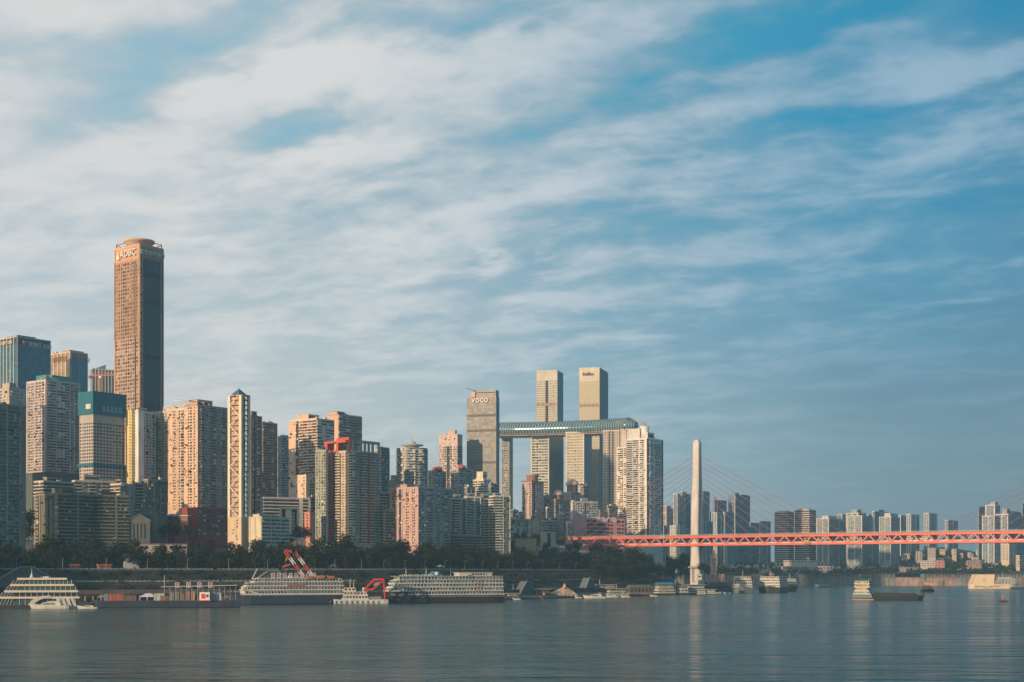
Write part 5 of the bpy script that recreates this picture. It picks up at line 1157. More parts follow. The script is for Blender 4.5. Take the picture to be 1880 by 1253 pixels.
def yacht(px, pyw, L, yaw, label, B=None, s=1.0, flip=False, flyb=True):
    r = boat_root('motor_yacht', label, 'yacht', px, pyw, yaw, flip); B = B or L*.26; k = MB(); hull(k, L, B, L*.085, SHW, bow=.42, rake=L*.1); k.build('hull', r)
    h = L*.085; k = MB(); a, b = -L*.22, L*.30; w = B*.38
    k.mesh([(a, -w, h), (b, -w, h), (b, w, h), (a, w, h), (a+L*.12, -w*.85, h+L*.075), (b, -w*.85, h+L*.075), (b, w*.85, h+L*.075), (a+L*.12, w*.85, h+L*.075)], [(0, 1, 5, 4), (1, 2, 6, 5), (2, 3, 7, 6), (3, 0, 4, 7), (4, 5, 6, 7)], SHW); k.build('cabin', r)
    k = MB(); k.mesh([(a+L*.06, -w-.02, h+L*.022), (b-L*.12, -w-.02, h+L*.022), (b-L*.16, -w*.9-.04, h+L*.055), (a+L*.13, -w*.9-.04, h+L*.055)], [(0, 1, 2, 3)], GL)
    k.mesh([(a+L*.06, w+.02, h+L*.022), (b-L*.12, w+.02, h+L*.022), (b-L*.16, w*.9+.04, h+L*.055), (a+L*.13, w*.9+.04, h+L*.055)], [(3, 2, 1, 0)], GL); k.build('window', r)
    if flyb:
        k = MB(); k.box(a+L*.22, b-L*.03, -w*.9, w*.9, h+L*.077, h+L*.10, SHW)
        for y in (-w*.8, w*.8): k.bar((b-L*.13, y, h+L*.10), (b-L*.02, y, h+L*.145), L*.02, .25, SHW)
        k.box(b-L*.12, b+L*.01, -w*.8, w*.8, h+L*.145, h+L*.152, SHW); k.build('flybridge', r)
    k = MB()
    for i in range(5): q = -L*.44+i*L*.07; k.tube((q, -B*.22-i*.08*B*.3, h*1.2), (q, -B*.22-i*.08*B*.3, h*1.2+.9), .05, STEEL, 4)
    k.bar((-L*.46, -B*.2, h*1.2+.9), (-L*.15, -B*.34, h*1.2+.9), .06, .06, STEEL); k.build('bow_rail', r)
    return r
yacht(90, 1118, 29, 6, 'large white motor yacht in front of the floating restaurant')
yacht(160, 1118, 15, 6, 'small white motor yacht between the restaurant and the cargo barge', flyb=False)
def fin_raft():
    r = boat_root('fin_pontoon', 'white pontoon with four slanted fins behind the large yacht', 'pontoon', 125, 1117, 10); k = MB(); k.box(-7, 8, -3, 3, -.5, 1.2, SHW); k.build('hull', r)
    for i in range(4): k = MB(); x = -6+i*3.4; k.mesh([(x, -2, 1.2), (x+2.2, -2, 1.2), (x, -2, 7.5), (x-2.4, -2, 7.5), (x, -1.4, 1.2), (x+2.2, -1.4, 1.2), (x, -1.4, 7.5), (x-2.4, -1.4, 7.5)], [(0, 1, 2, 3), (7, 6, 5, 4), (1, 5, 6, 2), (0, 3, 7, 4), (3, 2, 6, 7)], SHW); k.build('fin', r)
fin_raft()
# 2 long cargo barge with stalls
def barge():
    r = boat_root('cargo_barge', 'very long dark blue barge with crates, awnings and a long pale roof', 'barge', 302, 1115.5, 10); L = 112
    k = MB(); hull(k, L, 14, 5.2, HB, bow=.05, stern=.03, rake=2); k.build('hull', r)
    k = MB(); k.bar((-L*.02, -3, 15.5), (L*.48, -3, 16.6), 6, .5, wall(.36, .44, .46)); k.build('long_roof', r)
    for i in range(14): k = MB(); x = L*.0+i*L*.036; k.box(x, x+.4, -5.5, -5.1, 5.2, 15.4, STEEL); k.build('roof_post', r)
    k = MB(); k.tube((-L*.0, 0, 5), (-L*.0, 0, 24), .2, PALE, 5); k.build('flagpole', r)
    return r
barge(); dB = wz(1115.5)
cols = [('blue tarpaulin crate on the cargo barge deck', (.16, .32, .40)), ('red shipping crate on the cargo barge deck', (.40, .10, .07)), ('grey tent shaped cover on the cargo barge, left', (.2, .2, .19)), ('dark brown crate pile on the cargo barge', (.14, .10, .08)),
        ('lilac awning stall on the cargo barge', (.42, .42, .58)), ('pale cabin box in the middle of the cargo barge', (.46, .48, .46)), ('rusty brown crate on the cargo barge', (.24, .12, .06)), ('grey cabin behind the rusty crate on the barge', (.26, .28, .28)),
        ('olive crate row on the cargo barge', (.18, .17, .12)), ('brown panelled crate on the cargo barge right part', (.30, .20, .15)), ('pale blue cabin at the right end of the cargo barge', (.34, .42, .48)), ('small reddish cover at the right end of the cargo barge', (.36, .14, .10))]
for i, (lab, c) in enumerate(cols):
    px = [203, 217, 192, 240, 273, 292, 305, 320, 334, 347, 393, 412][i]; w = [8, 13, 9, 12, 15, 9, 10, 9, 10, 9, 10, 7][i]/2.4; h = [4.6, 4.4, 4, 3.4, 5, 5, 3, 6, 5, 6.4, 5.5, 3.4][i]
    r = empty('awning' if i in (2, 4, 11) else 'crate', (at(px, dB), dB+(px-302)*.06, 5.6), R(10), lab, 'awning' if i in (2, 4, 11) else 'crate'); m = wall(*c, .8, .3); k = MB()
    if i in (2, 4, 11): k.mesh([(-w, -3, h*.45), (w, -3, h*.45), (w, 3, h*.45), (-w, 3, h*.45), (-w*.3, 0, h), (w*.3, 0, h)], [(0, 1, 5, 4), (1, 2, 5), (2, 3, 4, 5), (3, 0, 4), (0, 3, 2, 1)], m); k.build('canopy', r); k = MB(); [k.bar((a, b, -.4), (a, b, h*.45), .2, .2, STEEL) for a in (-w*.9, w*.9) for b in (-2.7, 2.7)]; k.build('frame', r)
    else: k.box(-w, w, -2.5, 2.5, -.4, h, m); k.build('body', r); k = MB(); k.box(-w-.15, w+.15, -2.7, 2.7, h, h+.25, CONC); [k.box(-w+a*w/2, -w+a*w/2+.2, -2.65, -2.51, -.3, h-.1, CONC) for a in range(5)]; k.build('lid', r)
r = empty('ticket_booth', (at(377, dB), dB-1, 5.2), R(10), 'white and bright red booth on the cargo barge deck', 'booth'); k = MB(); k.box(-4, 3.5, -2.5, 2.5, .3, 6.2, WHITE); k.build('wall', r)
k = MB(); k.box(-2.6, .2, -2.7, -2.51, 1.5, 5, plain('bright_red', .75, .05, .03, .5)); k.build('red_panel', r); k = MB(); k.box(-4.4, 4.5, -2.8, 2.8, -.4, .28, plain('bright_red', .75, .05, .03, .5)); k.build('base', r); k = MB(); k.box(1, 2.6, -2.62, -2.51, 2.6, 4.4, GL); k.build('window', r)
for i, px in enumerate((325, 346, 366, 386)):
    r = empty('sign_frame', (at(px, dB+14), dB+14, 14.8), R(8), 'square pale sign frame standing over the barge roof, %s of four' % ['first', 'second', 'third', 'fourth'][i], 'sign', 'square sign frames over the barge')
    k = MB(); 
    for (a, b_, c_, d_) in ((-1.6, 1.6, 0, .7), (-1.6, 1.6, 3.2, 3.9), (-1.6, -1.0, .71, 3.19), (1.0, 1.6, .71, 3.19), (-.4, .4, 1.3, 2.6)): k.box(a, b_, -.2, .2, c_, d_, wall(.52, .42, .42))
    k.build('panel', r); k = MB(); k.bar((0, 0, -5), (0, 0, 0), .25, .25, STEEL); k.build('post', r)
# 3 cruise ship one
def cruise_one():
    r = boat_root('cruise_ship', 'white cruise ship with navy hull and stepped bow decks, letters frames on its roof', 'cruise ship', 520, 1109.5, 22); L = 100
    k = MB(); hull(k, L, 16, 7.6, HB, bow=.22, rake=7); k.build('hull', r)
    k = MB(); k.box(-L*.36, L*.48, -8.1, 8.1, 7.61, 8.0, SHW); k.bar((-L*.30, -8.15, 11.4), (-L*.20, -8.15, 7.6), .3, 1.6, SHW); k.build('rubbing_strake', r)
    z = 7.6
    for i, (a, b) in enumerate([(-.33, .49), (-.34, .49), (-.31, .49), (-.25, .48)]):
        deckrow(r, L*a, L*b, 14.0, z+.4, 3.3, 2.6, gm=GL, over=1.0, wlo=.38, wh=.42); z += 3.35
    k = MB(); k.box(-L*.22, L*.30, -7.6, 7.6, z+.4, z+.8, SHW); k.box(L*.05, L*.34, -5, 5, z+.81, z+2.6, SHW); k.build('sun_deck', r)
    for i, (a, zz) in enumerate([(-.355, 11.3), (-.345, 14.7), (-.29, 18)]):          # rounded fronts
        k = MB(); k.lathe([(7.0, zz-2.9), (7.0, zz-.6)], 0, 0, SHC if i == 1 else SHW, 20, sx=.8); o = k.build('rounded_front', r, (L*a+5.2, 0, .4))
    k = MB(); x = -L*.24; k.bar((x-2, 0, z), (x+2.4, 0, z+8.5), .7, .7, SHW); k.bar((x+1.0, -1.5, z+5.5), (x+1.0, 1.5, z+5.5), .2, .2, SHW); k.bar((x+2, -1, z+7.2), (x+2, 1, z+7.2), .2, .2, SHW); k.build('mast', r)
    for i in range(8):
        k = MB(); x = -L*.10+i*4.9; fm = wall(.56, .48, .50)
        for (a, b_, c_, d_) in ((-1.5, 1.5, 0, .6), (-1.5, 1.5, 3.4, 4.0), (-1.5, -.9, .61, 3.39), (.9, 1.5, .61, 3.39), (-.3, .3, 1.2, 2.8)): k.box(x+a, x+b_, -6.9, -6.6, z+.9+c_, z+.9+d_, fm)
        k.build('sign_frame', r)
    k = MB(); k.box(L*.02, L*.16, -8.3, -7.6, 15, 16.6, wall(.40, .12, .11)); k.build('banner', r)
    for i in range(3): k = MB(); hull(k, 7, 2.4, 1.4, plain('lifeboat_orange', .55, .18, .04, .5), x0=-3.5); k.build('lifeboat', r, (L*.38-i*9, -7.8, z+.9))
cruise_one()
# 4 crane barge
def crane_barge():
    r = boat_root('crane_barge', 'white low crane barge with a long red and white lattice boom', 'crane barge', 562, 1108.5, 8); L = 40; k = MB(); hull(k, 40, 9, 3.2, SHC, bow=.3, rake=3); k.build('hull', r)
    k = MB(); k.box(-16, 18, -4.5, -4.35, 3.3, 4.6, RAIL); [k.box(-16+i*3.4, -15.8+i*3.4, -4.6, -4.5, 3.2, 4.7, DKG) for i in range(11)]; k.build('bulwark', r)
    W_, R_ = SHW, plain('crane_red', .36, .045, .04, .5)
    p0, p1 = Vector((16, 0, 6)), Vector((-12, 0, 44)); n = 7
    for off in (-2.2, 2.2):
        for i in range(n):
            k = MB(); a, b = p0.lerp(p1, i/n), p0.lerp(p1, (i+1)/n); m = W_ if i % 2 else R_; o = Vector((off*1.2-3 if off < 0 else off, off*.9, 0)); w = .5
            for q in (-.8, .8): k.bar(a+o+Vector((q, 0, q*.6)), b+o+Vector((q, 0, q*.6)), .7, .9, m)
            k.bar(a+o+Vector((-.8, 0, -.5)), b+o+Vector((.8, 0, .5)), .4, .6, m); k.build('boom_section', r)
    k = MB(); k.bar((-12, 0, 44), (-18, 0, 44.5), 2.2, 2.4, R_); k.bar((-14, 0, 43), (-17, 0, 36), .6, .6, plain('gantry_yellow', .55, .38, .10, .6)); k.bar((-20, 0, 31), (-13, 0, 33), 1.2, 1.6, R_); k.build('boom_head', r)
    k = MB(); k.tube((-17, 0, 44), (-17, 0, 26), .12, STEEL, 4); k.tube((-12, 0, 44), (6, 0, 8), .12, STEEL, 4); k.build('hoist_rope', r)
    for x in (-4, 15): k = MB(); k.mesh([(x-3, -2, 3), (x+3, -2, 3), (x+3, 2, 3), (x-3, 2, 3), (x-.8, -.8, 11), (x+.8, -.8, 11), (x+.8, .8, 11), (x-.8, .8, 11)], [(0, 1, 5, 4), (1, 2, 6, 5), (2, 3, 7, 6), (3, 0, 4, 7), (4, 5, 6, 7)], R_); k.build('a_frame', r)
    k = MB(); k.box(4, 10, -3, 3, 3.2, 7, SHW); k.box(4.5, 9.5, -3.1, -3.01, 5, 6.2, GL); k.build('winch_house', r)
crane_barge()
# 5 white workboat with a red gantry
def workboat():
    r = boat_root('work_boat', 'white workboat with a wheelhouse and a bright red tilted gantry frame', 'work boat', 656, 1108.8, 4); L = 52; k = MB(); hull(k, 52, 11, 3.6, wall(.46, .52, .54, .5, .15), bow=.14, rake=4); k.build('hull', r)
    k = MB(); [k.tube((-22+i*4.4, -5.7, 2.6), (-22+i*4.4, -5.7, .6), .5, DKG, 8) for i in range(10)]; k.build('fender', r)
    for i, (a, b, z, h, m) in enumerate([(-12, 9, 3.6, 3.3, SHW), (-11, -1, 6.9, 3.2, SHC), (-11, -1.5, 10.1, 3.4, SHC), (0, 8, 6.9, 3.2, SHW)]): deckrow(r, a, b, 8-i*.5, z, h, 2.4, wm=m, over=.8)
    mast(r, -6, 13.5, 8, arms=3); mast(r, -3, 13.5, 6, arms=2)
    k = MB(); k.lathe([(1.3, 10), (1.4, 13.5), (.1, 13.7)], 5.5, 0, SHW, 12); k.build('funnel', r)
    G = plain('bright_red_steel', .60, .03, .03, .4)
    for y in (-3.8, 3.8):
        k = MB(); k.bar((6, y, 12), (14, y, 20.5), 1.0, 1.3, G); k.bar((14, y, 20.5), (22, y, 20.5), 1.0, 1.2, G); k.bar((22, y, 21), (23, y, 4), 1.0, 1.2, G); k.bar((12, y, 11.5), (21, y, 19), 1.0, 1.2, G); k.bar((6, y, 12), (13, y, 12), .9, 1.0, G); k.build('gantry_leg', r)
    k = MB(); k.bar((14, -3.8, 20.8), (14, 3.8, 20.8), 1, 1, G); k.bar((22, -3.8, 20.8), (22, 3.8, 20.8), 1, 1, G); k.build('gantry_beam', r)
    k = MB(); k.box(13.5, 18.5, -1.8, 1.8, 15.2, 18, STEEL); k.build('winch', r)
    k = MB(); k.bar((4, -2, 4), (10, -2, 13), .9, .9, STEEL); k.bar((10, -2, 4), (5, -2, 12), .6, .6, STEEL); k.box(10, 20, -3, 3, 3.6, 6, DKG); k.build('deck_gear', r)
    k = MB(); [k.box(-9+i*2.6, -7.6+i*2.6, -3.72, -3.62, 8.9, 9.9, plain('bright_red', .75, .05, .03, .5)) for i in range(4)]; k.build('red_marking', r)
workboat()
# 6 cruise ship two
def cruise_two():
    r = boat_root('cruise_ship', 'long five deck cruise ship with black hull, open galleries and two thin masts', 'cruise ship', 812, 1106.5, 24); L = 112
    k = MB(); hull(k, L, 17, 5.6, HBK, bow=.16, rake=5); k.build('hull', r); k = MB(); hull(k, L*.9, 16.4, 7.6, wall(.10, .12, .15), x0=-L*.44, bow=.2, zb=5.0); k.build('hull_strake', r)
    k = MB(); k.box(-L*.25, L*.49, -8.7, -8.3, 5.0, 5.5, wall(.3, .14, .09)); k.build('hull_line', r)
    z = 6.6; LT = wall(.60, .58, .48, .5, .08); BLG = glass(.06, .13, .17, .15, .6)
    for i, (a, b) in enumerate([(-.30, .49), (-.45, .48), (-.42, .48), (-.41, .48), (-.38, .48)]):
        h = 3.25; deckrow(r, L*a, L*b, 14.5, z, h, 2.9, wm=LT if i in (1, 2) else SHW, gm=BLG, over=1.3, wlo=.28, wh=.58, rail=(i < 4))
        k = MB(); n = 30
        for j in range(n+1): x = L*a+(L*b-L*a)*j/n; k.box(x-.14, x+.14, -8.5, -8.25, z+.28, z+h, SHW)
        k.build('gallery_posts', r); z += h
    k = MB(); k.box(-L*.40, L*.48, -8.6, 8.6, z, z+.35, SHW); k.build('sun_deck', r)
    k = MB(); k.box(L*.12, L*.40, -6, 6, z+.36, z+3.2, SHW); k.box(L*.12, L*.22, -6.1, -6.01, z+1, z+2.6, SHC); k.box(L*.11, L*.41, -6.5, 6.5, z+3.21, z+3.6, SHW); [k.box(L*.23+i*2.6, L*.23+i*2.6+1.6, -6.1, -6.02, z+1, z+2.6, GL) for i in range(6)]; k.build('roof_lounge', r)
    k = MB(); k.lathe([(.1, z+.5), (1.8, z+1.2), (2.0, z+2.4), (1.2, z+3.8), (.1, z+4.2)], -L*.06, -4, SHW, 12); k.build('radar_dome', r)
    k = MB(); k.mesh([(-L*.12, -5, z+.4), (-L*.01, -5, z+.4), (-L*.01, 5, z+.4), (-L*.12, 5, z+.4), (-L*.08, -2, z+4.4), (-L*.04, -2, z+4.4), (-L*.04, 2, z+4.4), (-L*.08, 2, z+4.4)], [(0, 1, 5, 4), (1, 2, 6, 5), (2, 3, 7, 6), (3, 0, 4, 7), (4, 5, 6, 7)], plain('blue_canvas', .05, .22, .32, .7)); k.build('blue_canopy', r)
    mast(r, -L*.30, z, 7.5); mast(r, -L*.135, z, 7.5); mast(r, L*.07, z, 8, STEEL, 0)
    for i in range(16): k = MB(); x = -L*.37+i*2.0; k.box(x, x+.9, -6.6, -5.4, z+.36, z+1.3+(i % 3)*.3, SHW); k.build('deck_chair', r)
    for i in range(3): k = MB(); k.box(L*.25, L*.31, -8.66, -8.4, 10+i*3.25, 10.8+i*3.25, wall(.50, .28, .10)); k.build('orange_panel', r)
    k = MB(); k.box(L*.185, L*.225, -8.9, -8.6, z-1.2, z+1.2, DKG); k.build('dark_emblem_board', r)
cruise_two()
# 7 small craft and pontoons up to the bridge
def pontoon(px0, px1, pyw, decks, label, wm=None, roofm=None, hullm=None, yaw=20, B=9, name='pontoon_house', cat='pontoon', win=2.4, h=3.2, mst=0, roof_over=1.2, hh=2.0, group=None, gm=None, pitch=False):
    d = wz(pyw); pc = (px0+px1)/2; L = (px1-px0)*d/F/math.cos(R(yaw)); r = empty(name, (at(pc, d), d, 0), R(yaw), label, cat, group); k = MB(); k.box(-L/2-1, L/2+1, -B/2-1, B/2+1, -.8, hh, hullm or HBK); k.build('hull', r)
    z = hh
    for i in range(decks): ins = i*.7; deckrow(r, -L/2+.6+ins, L/2-.6-ins, B-ins, z, h, win, wm=wm or SHW, slab=wm or SHW, over=.8, gm=gm); z += h
    k = MB(); rm = roofm or SHW
    if pitch: k.mesh([(-L/2-.6, -B/2-.8, z), (L/2+.6, -B/2-.8, z), (L/2+.6, B/2+.8, z), (-L/2-.6, B/2+.8, z), (-L/2+1, 0, z+2.6), (L/2-1, 0, z+2.6)], [(0, 1, 5, 4), (1, 2, 5), (2, 3, 4, 5), (3, 0, 4), (0, 3, 2, 1)], rm)
    else: k.box(-L/2-roof_over, L/2+roof_over, -B/2-roof_over, B/2+roof_over, z, z+.4, rm)
    k.build('roof', r)
    if mst: mast(r, 0, z, mst, SHW, 1)
    return r
DW = wall(.16, .16, .17)
pontoon(926, 958, 1099, 1, 'dark low pontoon with a white cabin right of the long cruise ship', wm=DW, mst=9, hh=2.4)
pontoon(932, 950, 1100.5, 2, 'small white two deck launch tied to the dark pontoon', wm=wall(.34, .37, .38), name='launch', cat='boat', B=4, h=2.2, hh=1.2)
pontoon(958, 1008, 1098.5, 2, 'brown rusty pontoon workshop with a pale roof edge', wm=wall(.14, .11, .11), roofm=wall(.30, .30, .30), hh=2.4)
k = MB()
for i, px in enumerate((972, 986, 999)):
    d = wz(1098.5)-6; r = empty('buoy_drum', (at(px, d), d, 2.3), R(20), 'dark red drum stack on the rusty pontoon, %s of three' % ['left', 'middle', 'right'][i], 'drum', 'red drums on the rusty pontoon'); k = MB(); k.lathe([(1.4, 0), (1.5, 1.5), (1.5, 3.6), (1.1, 4.2), (.1, 4.3)], 0, 0, wall(.22, .06, .06), 10); k.build('barrel', r); k = MB(); k.lathe([(1.6, 1.7), (1.6, 2.2)], 0, 0, RAIL, 10); k.build('hoop', r)
pontoon(1004, 1052, 1094.5, 1, 'long white roofed jetty building behind the thatched boat', wm=wall(.44, .46, .47), hh=4, mst=8, B=8)
def thatch_boat():
    r = boat_root('thatched_boat', 'boat covered by a tan tent shaped thatch with a pointed turret', 'boat', 1034, 1098, 10); L = 26; k = MB(); hull(k, L+4, 10, 3.4, wall(.44, .47, .48), bow=.16, rake=1.5); k.build('hull', r)
    m = wall(.44, .33, .24, .95, .3); k = MB()
    k.mesh([(-L*.56, -5.4, 4), (-L*.2, -5.8, 3.4), (L*.2, -5.8, 3.4), (L*.52, -5.4, 3.6), (L*.52, 5.4, 3.6), (L*.2, 5.8, 3.4), (-L*.2, 5.8, 3.4), (-L*.56, 5.4, 4), (-L*.38, 0, 7), (-L*.05, 0, 10.5), (L*.18, 0, 10.8), (L*.40, 0, 7)],
           [(0, 1, 9, 8), (1, 2, 10, 9), (2, 3, 11, 10), (3, 4, 11), (4, 5, 10, 11), (5, 6, 9, 10), (6, 7, 8, 9), (7, 0, 8)], m); k.build('thatch_roof', r)
    k = MB(); k.lathe([(2.4, 9.6), (2.2, 11.5), (1.2, 13.5), (.2, 15.2)], L*.06, 0, m, 10); k.build('turret', r)
    k = MB(); [k.box(-L*.45+i*4, -L*.45+i*4+2, -5.15, -5.02, 1.6, 2.6, GL) for i in range(6)]; k.build('window_band', r)
thatch_boat()
pontoon(1074, 1128, 1093.5, 3, 'white three deck pontoon building with a row of flagpole frames on its roof', wm=wall(.50, .50, .44), hh=2.6, mst=7, B=10, roof_over=.4)
yacht(1091, 1099, 24, 8, 'white motor yacht moored in front of the three deck pontoon building')
yacht(1124, 1097, 13, 5, 'small white launch with an open stern right of the moored yacht', flyb=True)
pontoon(1116, 1147, 1095.5, 2, 'cream and green two deck pontoon boat right of the small launch', wm=wall(.44, .46, .36), hh=2, mst=6, hullm=wall(.08, .18, .17))
pontoon(1152, 1196, 1094.5, 1, 'brown pontoon warehouse with arched pillars in front', wm=wall(.20, .16, .14), roofm=wall(.12, .12, .12), h=8.5, hh=1.5, win=4, gm=DARK, pitch=True)
for i in range(6):
    d = wz(1094.5)-5.5
pontoon(1176, 1204, 1092, 1, 'second brown pontoon shed behind the arched warehouse', wm=wall(.17, .14, .13), roofm=wall(.13, .12, .12), h=7, hh=1.5, gm=DARK)
pontoon(1204, 1236, 1092.6, 3, 'cream three deck pontoon station with a bright teal roof', wm=wall(.50, .47, .38), roofm=plain('teal_roof', .02, .20, .30, .5), h=3.4, hh=2, B=12, pitch=True)
d = wz(1092.5); r = empty('mooring_pole', (at(1240, d), d, 0), 0, 'tall white mooring pole right of the teal roofed station', 'pole'); k = MB(); k.tube((0, 0, -1), (0, 0, 17), .35, SHW, 6, .25); k.build('shaft', r); k = MB(); k.tube((0, 0, 16.6), (0, 0, 17.4), .9, SHW, 8); k.build('cap', r)
pontoon(1246, 1261, 1092.4, 2, 'plain white box pontoon house with two small dark windows', wm=SHW, h=3.8, hh=2.6, B=9, win=5, mst=6)
pontoon(1262, 1292, 1092.0, 3, 'grey white three deck pontoon boat at the foot of the bridge tower', wm=wall(.48, .50, .50), h=3.2, hh=2, B=9, mst=6)
pontoon(1281, 1294, 1093, 2, 'small cream passenger launch under the bridge tower, left of its twin', wm=SHW, h=2.4, hh=1, B=4, name='launch', cat='boat', yaw=10)
pontoon(1298, 1313, 1092, 2, 'small cream passenger launch under the bridge tower, right of its twin', wm=SHW, h=2.4, hh=1, B=4, name='launch', cat='boat', yaw=10)
pontoon(1296, 1345, 1086.5, 2, 'long dark grey floating pier between the bridge tower and the ferries', wm=wall(.10, .12, .13), roofm=wall(.2, .2, .2), h=5, hh=3, B=12, gm=DARK)
d = wz(1089.5)-8; r = empty('control_box', (at(1284, 1740), 1740, 17), 0, 'small white cabin on the bridge tower foot', 'cabin'); k = MB(); k.box(-2.6, 2.6, -2, 2, 0, 7, SHW); k.build('wall', r); k = MB(); k.box(-1.8, 1.8, -2.1, -2.01, 3.5, 5.2, GL); k.build('window', r); k = MB(); k.box(-3, 3, -2.4, 2.4, 7, 7.4, SHW); k.build('roof', r); k = MB(); k.box(-1.5, 1.5, -1.2, 1.2, -17, 0, CONC); k.build('stand', r)
# 8 ferries seen end on
def ferry(px0, px1, pyw, label, Lh, yaw, decks=4, dark=False, red=False):
    d = wz(pyw); B = (px1-px0)*d/F; r = empty('ferry', (at((px0+px1)/2, d), d, 0), R(yaw), label, 'ferry'); k = MB()
    hull(k, Lh, B, 7.4, wall(.12, .16, .17) if not dark else HBK, bow=.05, rake=1.0, x0=-2); k.build('hull', r); z = 7.4
    for i in range(decks): deckrow(r, 2+i*1.2, Lh-10, B-1.6-i*.9, z, 3.4, 2.6, over=.7, wlo=.36, wh=.44, gm=GL, wm=SHW, rail=i < decks-1); z += 3.4
    mast(r, 10, z, 9, SHW, 1)
    if red: k = MB(); k.box(Lh*.3, Lh*.36, -3, 3, z, z+3, wall(.04, .14, .2)); k.box(Lh*.3-.2, Lh*.36+.2, -3.2, 3.2, z+3.01, z+4.4, wall(.40, .06, .08)); k.build('funnel', r)
    return r
ferry(1347, 1382, 1089.5, 'white ferry seen bow on with three window rows and dark hull, leftmost ferry', 60, 84, 4)
ferry(1391, 1432, 1089, 'larger grey white ferry with a dark hull and a red topped funnel, middle ferry', 75, 70, 4, True, True)
ferry(1438, 1464, 1086, 'white ferry with two window rows, rightmost of the three ferries', 55, 84, 3, True)
# 9 freighter under way
def freighter():
    r = boat_root('river_freighter', 'river freighter under way with a cream stern tower, green roof and dark cargo hold', 'freighter', 1632, 1102.2, -25+180); L = 66
    k = MB(); hull(k, L, 13, 3.8, wall(.014, .024, .03), bow=.10, rake=2.5); k.build('hull', r)
    k = MB(); k.box(L*.22, L*.5+.2, -6.7, 6.7, 1.9, 5.4, plain('teal_hull', .015, .14, .17, .5)); k.build('stern_bulwark', r); k = MB(); k.box(L*.2, L*.5+.1, -6.65, 6.65, -.1, 1.1, wall(.42, .20, .18)); k.build('waterline_band', r)
    k = MB(); k.mesh([(-L*.42, -5, 3.8), (L*.2, -5, 3.8), (L*.2, 5, 3.8), (-L*.42, 5, 3.8), (-L*.36, -4.4, 6.6), (L*.19, -4.4, 7.2), (L*.19, 4.4, 7.2), (-L*.36, 4.4, 6.6)], [(0, 1, 5, 4), (1, 2, 6, 5), (2, 3, 7, 6), (3, 0, 4, 7), (4, 5, 6, 7)], wall(.02, .022, .025)); k.build('cargo_hatch', r)
    CRM = wall(.44, .42, .33, .5, .1); z = 5.4
    for i, (a, b, w) in enumerate([(.26, .48, 11), (.29, .46, 9.6), (.27, .46, 9.6), (.27, .47, 10.4)]): deckrow(r, L*a, L*b, w, z, 3.2, 2.2, wm=CRM, slab=CRM, over=.9, wlo=.3, wh=.5); z += 3.2
    k = MB(); k.box(L*.28, L*.46, -4.6, 4.6, z, z+1.6, plain('green_tarp', .02, .09, .05, .8)); k.box(L*.26, L*.48, -5.8, 5.8, z-.3, z-.01, CRM); k.build('wheelhouse_roof', r)
    for y in (-5.4, 5.4): k = MB(); k.tube((L*.27, y, z), (L*.27, y, z+2.6), .2, SHW, 5); k.build('lamp_post', r)
    k = MB(); k.box(-L*.5+1, -L*.44, -2, 2, 3.8, 7.2, wall(.03, .06, .06)); k.build('bow_winch', r)
    k = MB(); k.lathe([(.9, z-6), (.9, z-4)], L*.49, -2.5, wall(.6, .3, .2), 8); k.build('lifebuoy', r)
freighter()
def tug():
    r = boat_root('tug_boat', 'small rust orange tug with stacked cabins under way near the retaining wall', 'tug boat', 1703, 1087.2, 80); L = 26; B = 17; k = MB(); hull(k, L, B, 2.6, HBK, bow=.2, rake=2); k.build('hull', r)
    OR = wall(.62, .36, .22, .6, .3); z = 2.6
    for i, w in enumerate([13, 11.5, 11, 9.5]): deckrow(r, -6+i*.4, 8-i*.5, w, z, 2.7, 2.2, wm=OR, slab=wall(.5, .34, .24), over=.8, gm=GL); z += 2.7
    for y in (-5, 0, 5): k = MB(); k.tube((0, y, z), (0, y, z+4), .2, SHW, 5); k.build('mast', r)
    k = MB(); k.box(-7.2, -6.6, -6, 6, z-4, z-3.4, OR); k.box(-2, 2, -5.3, 5.3, z, z+.4, wall(.3, .2, .15)); k.build('roof', r)
tug()
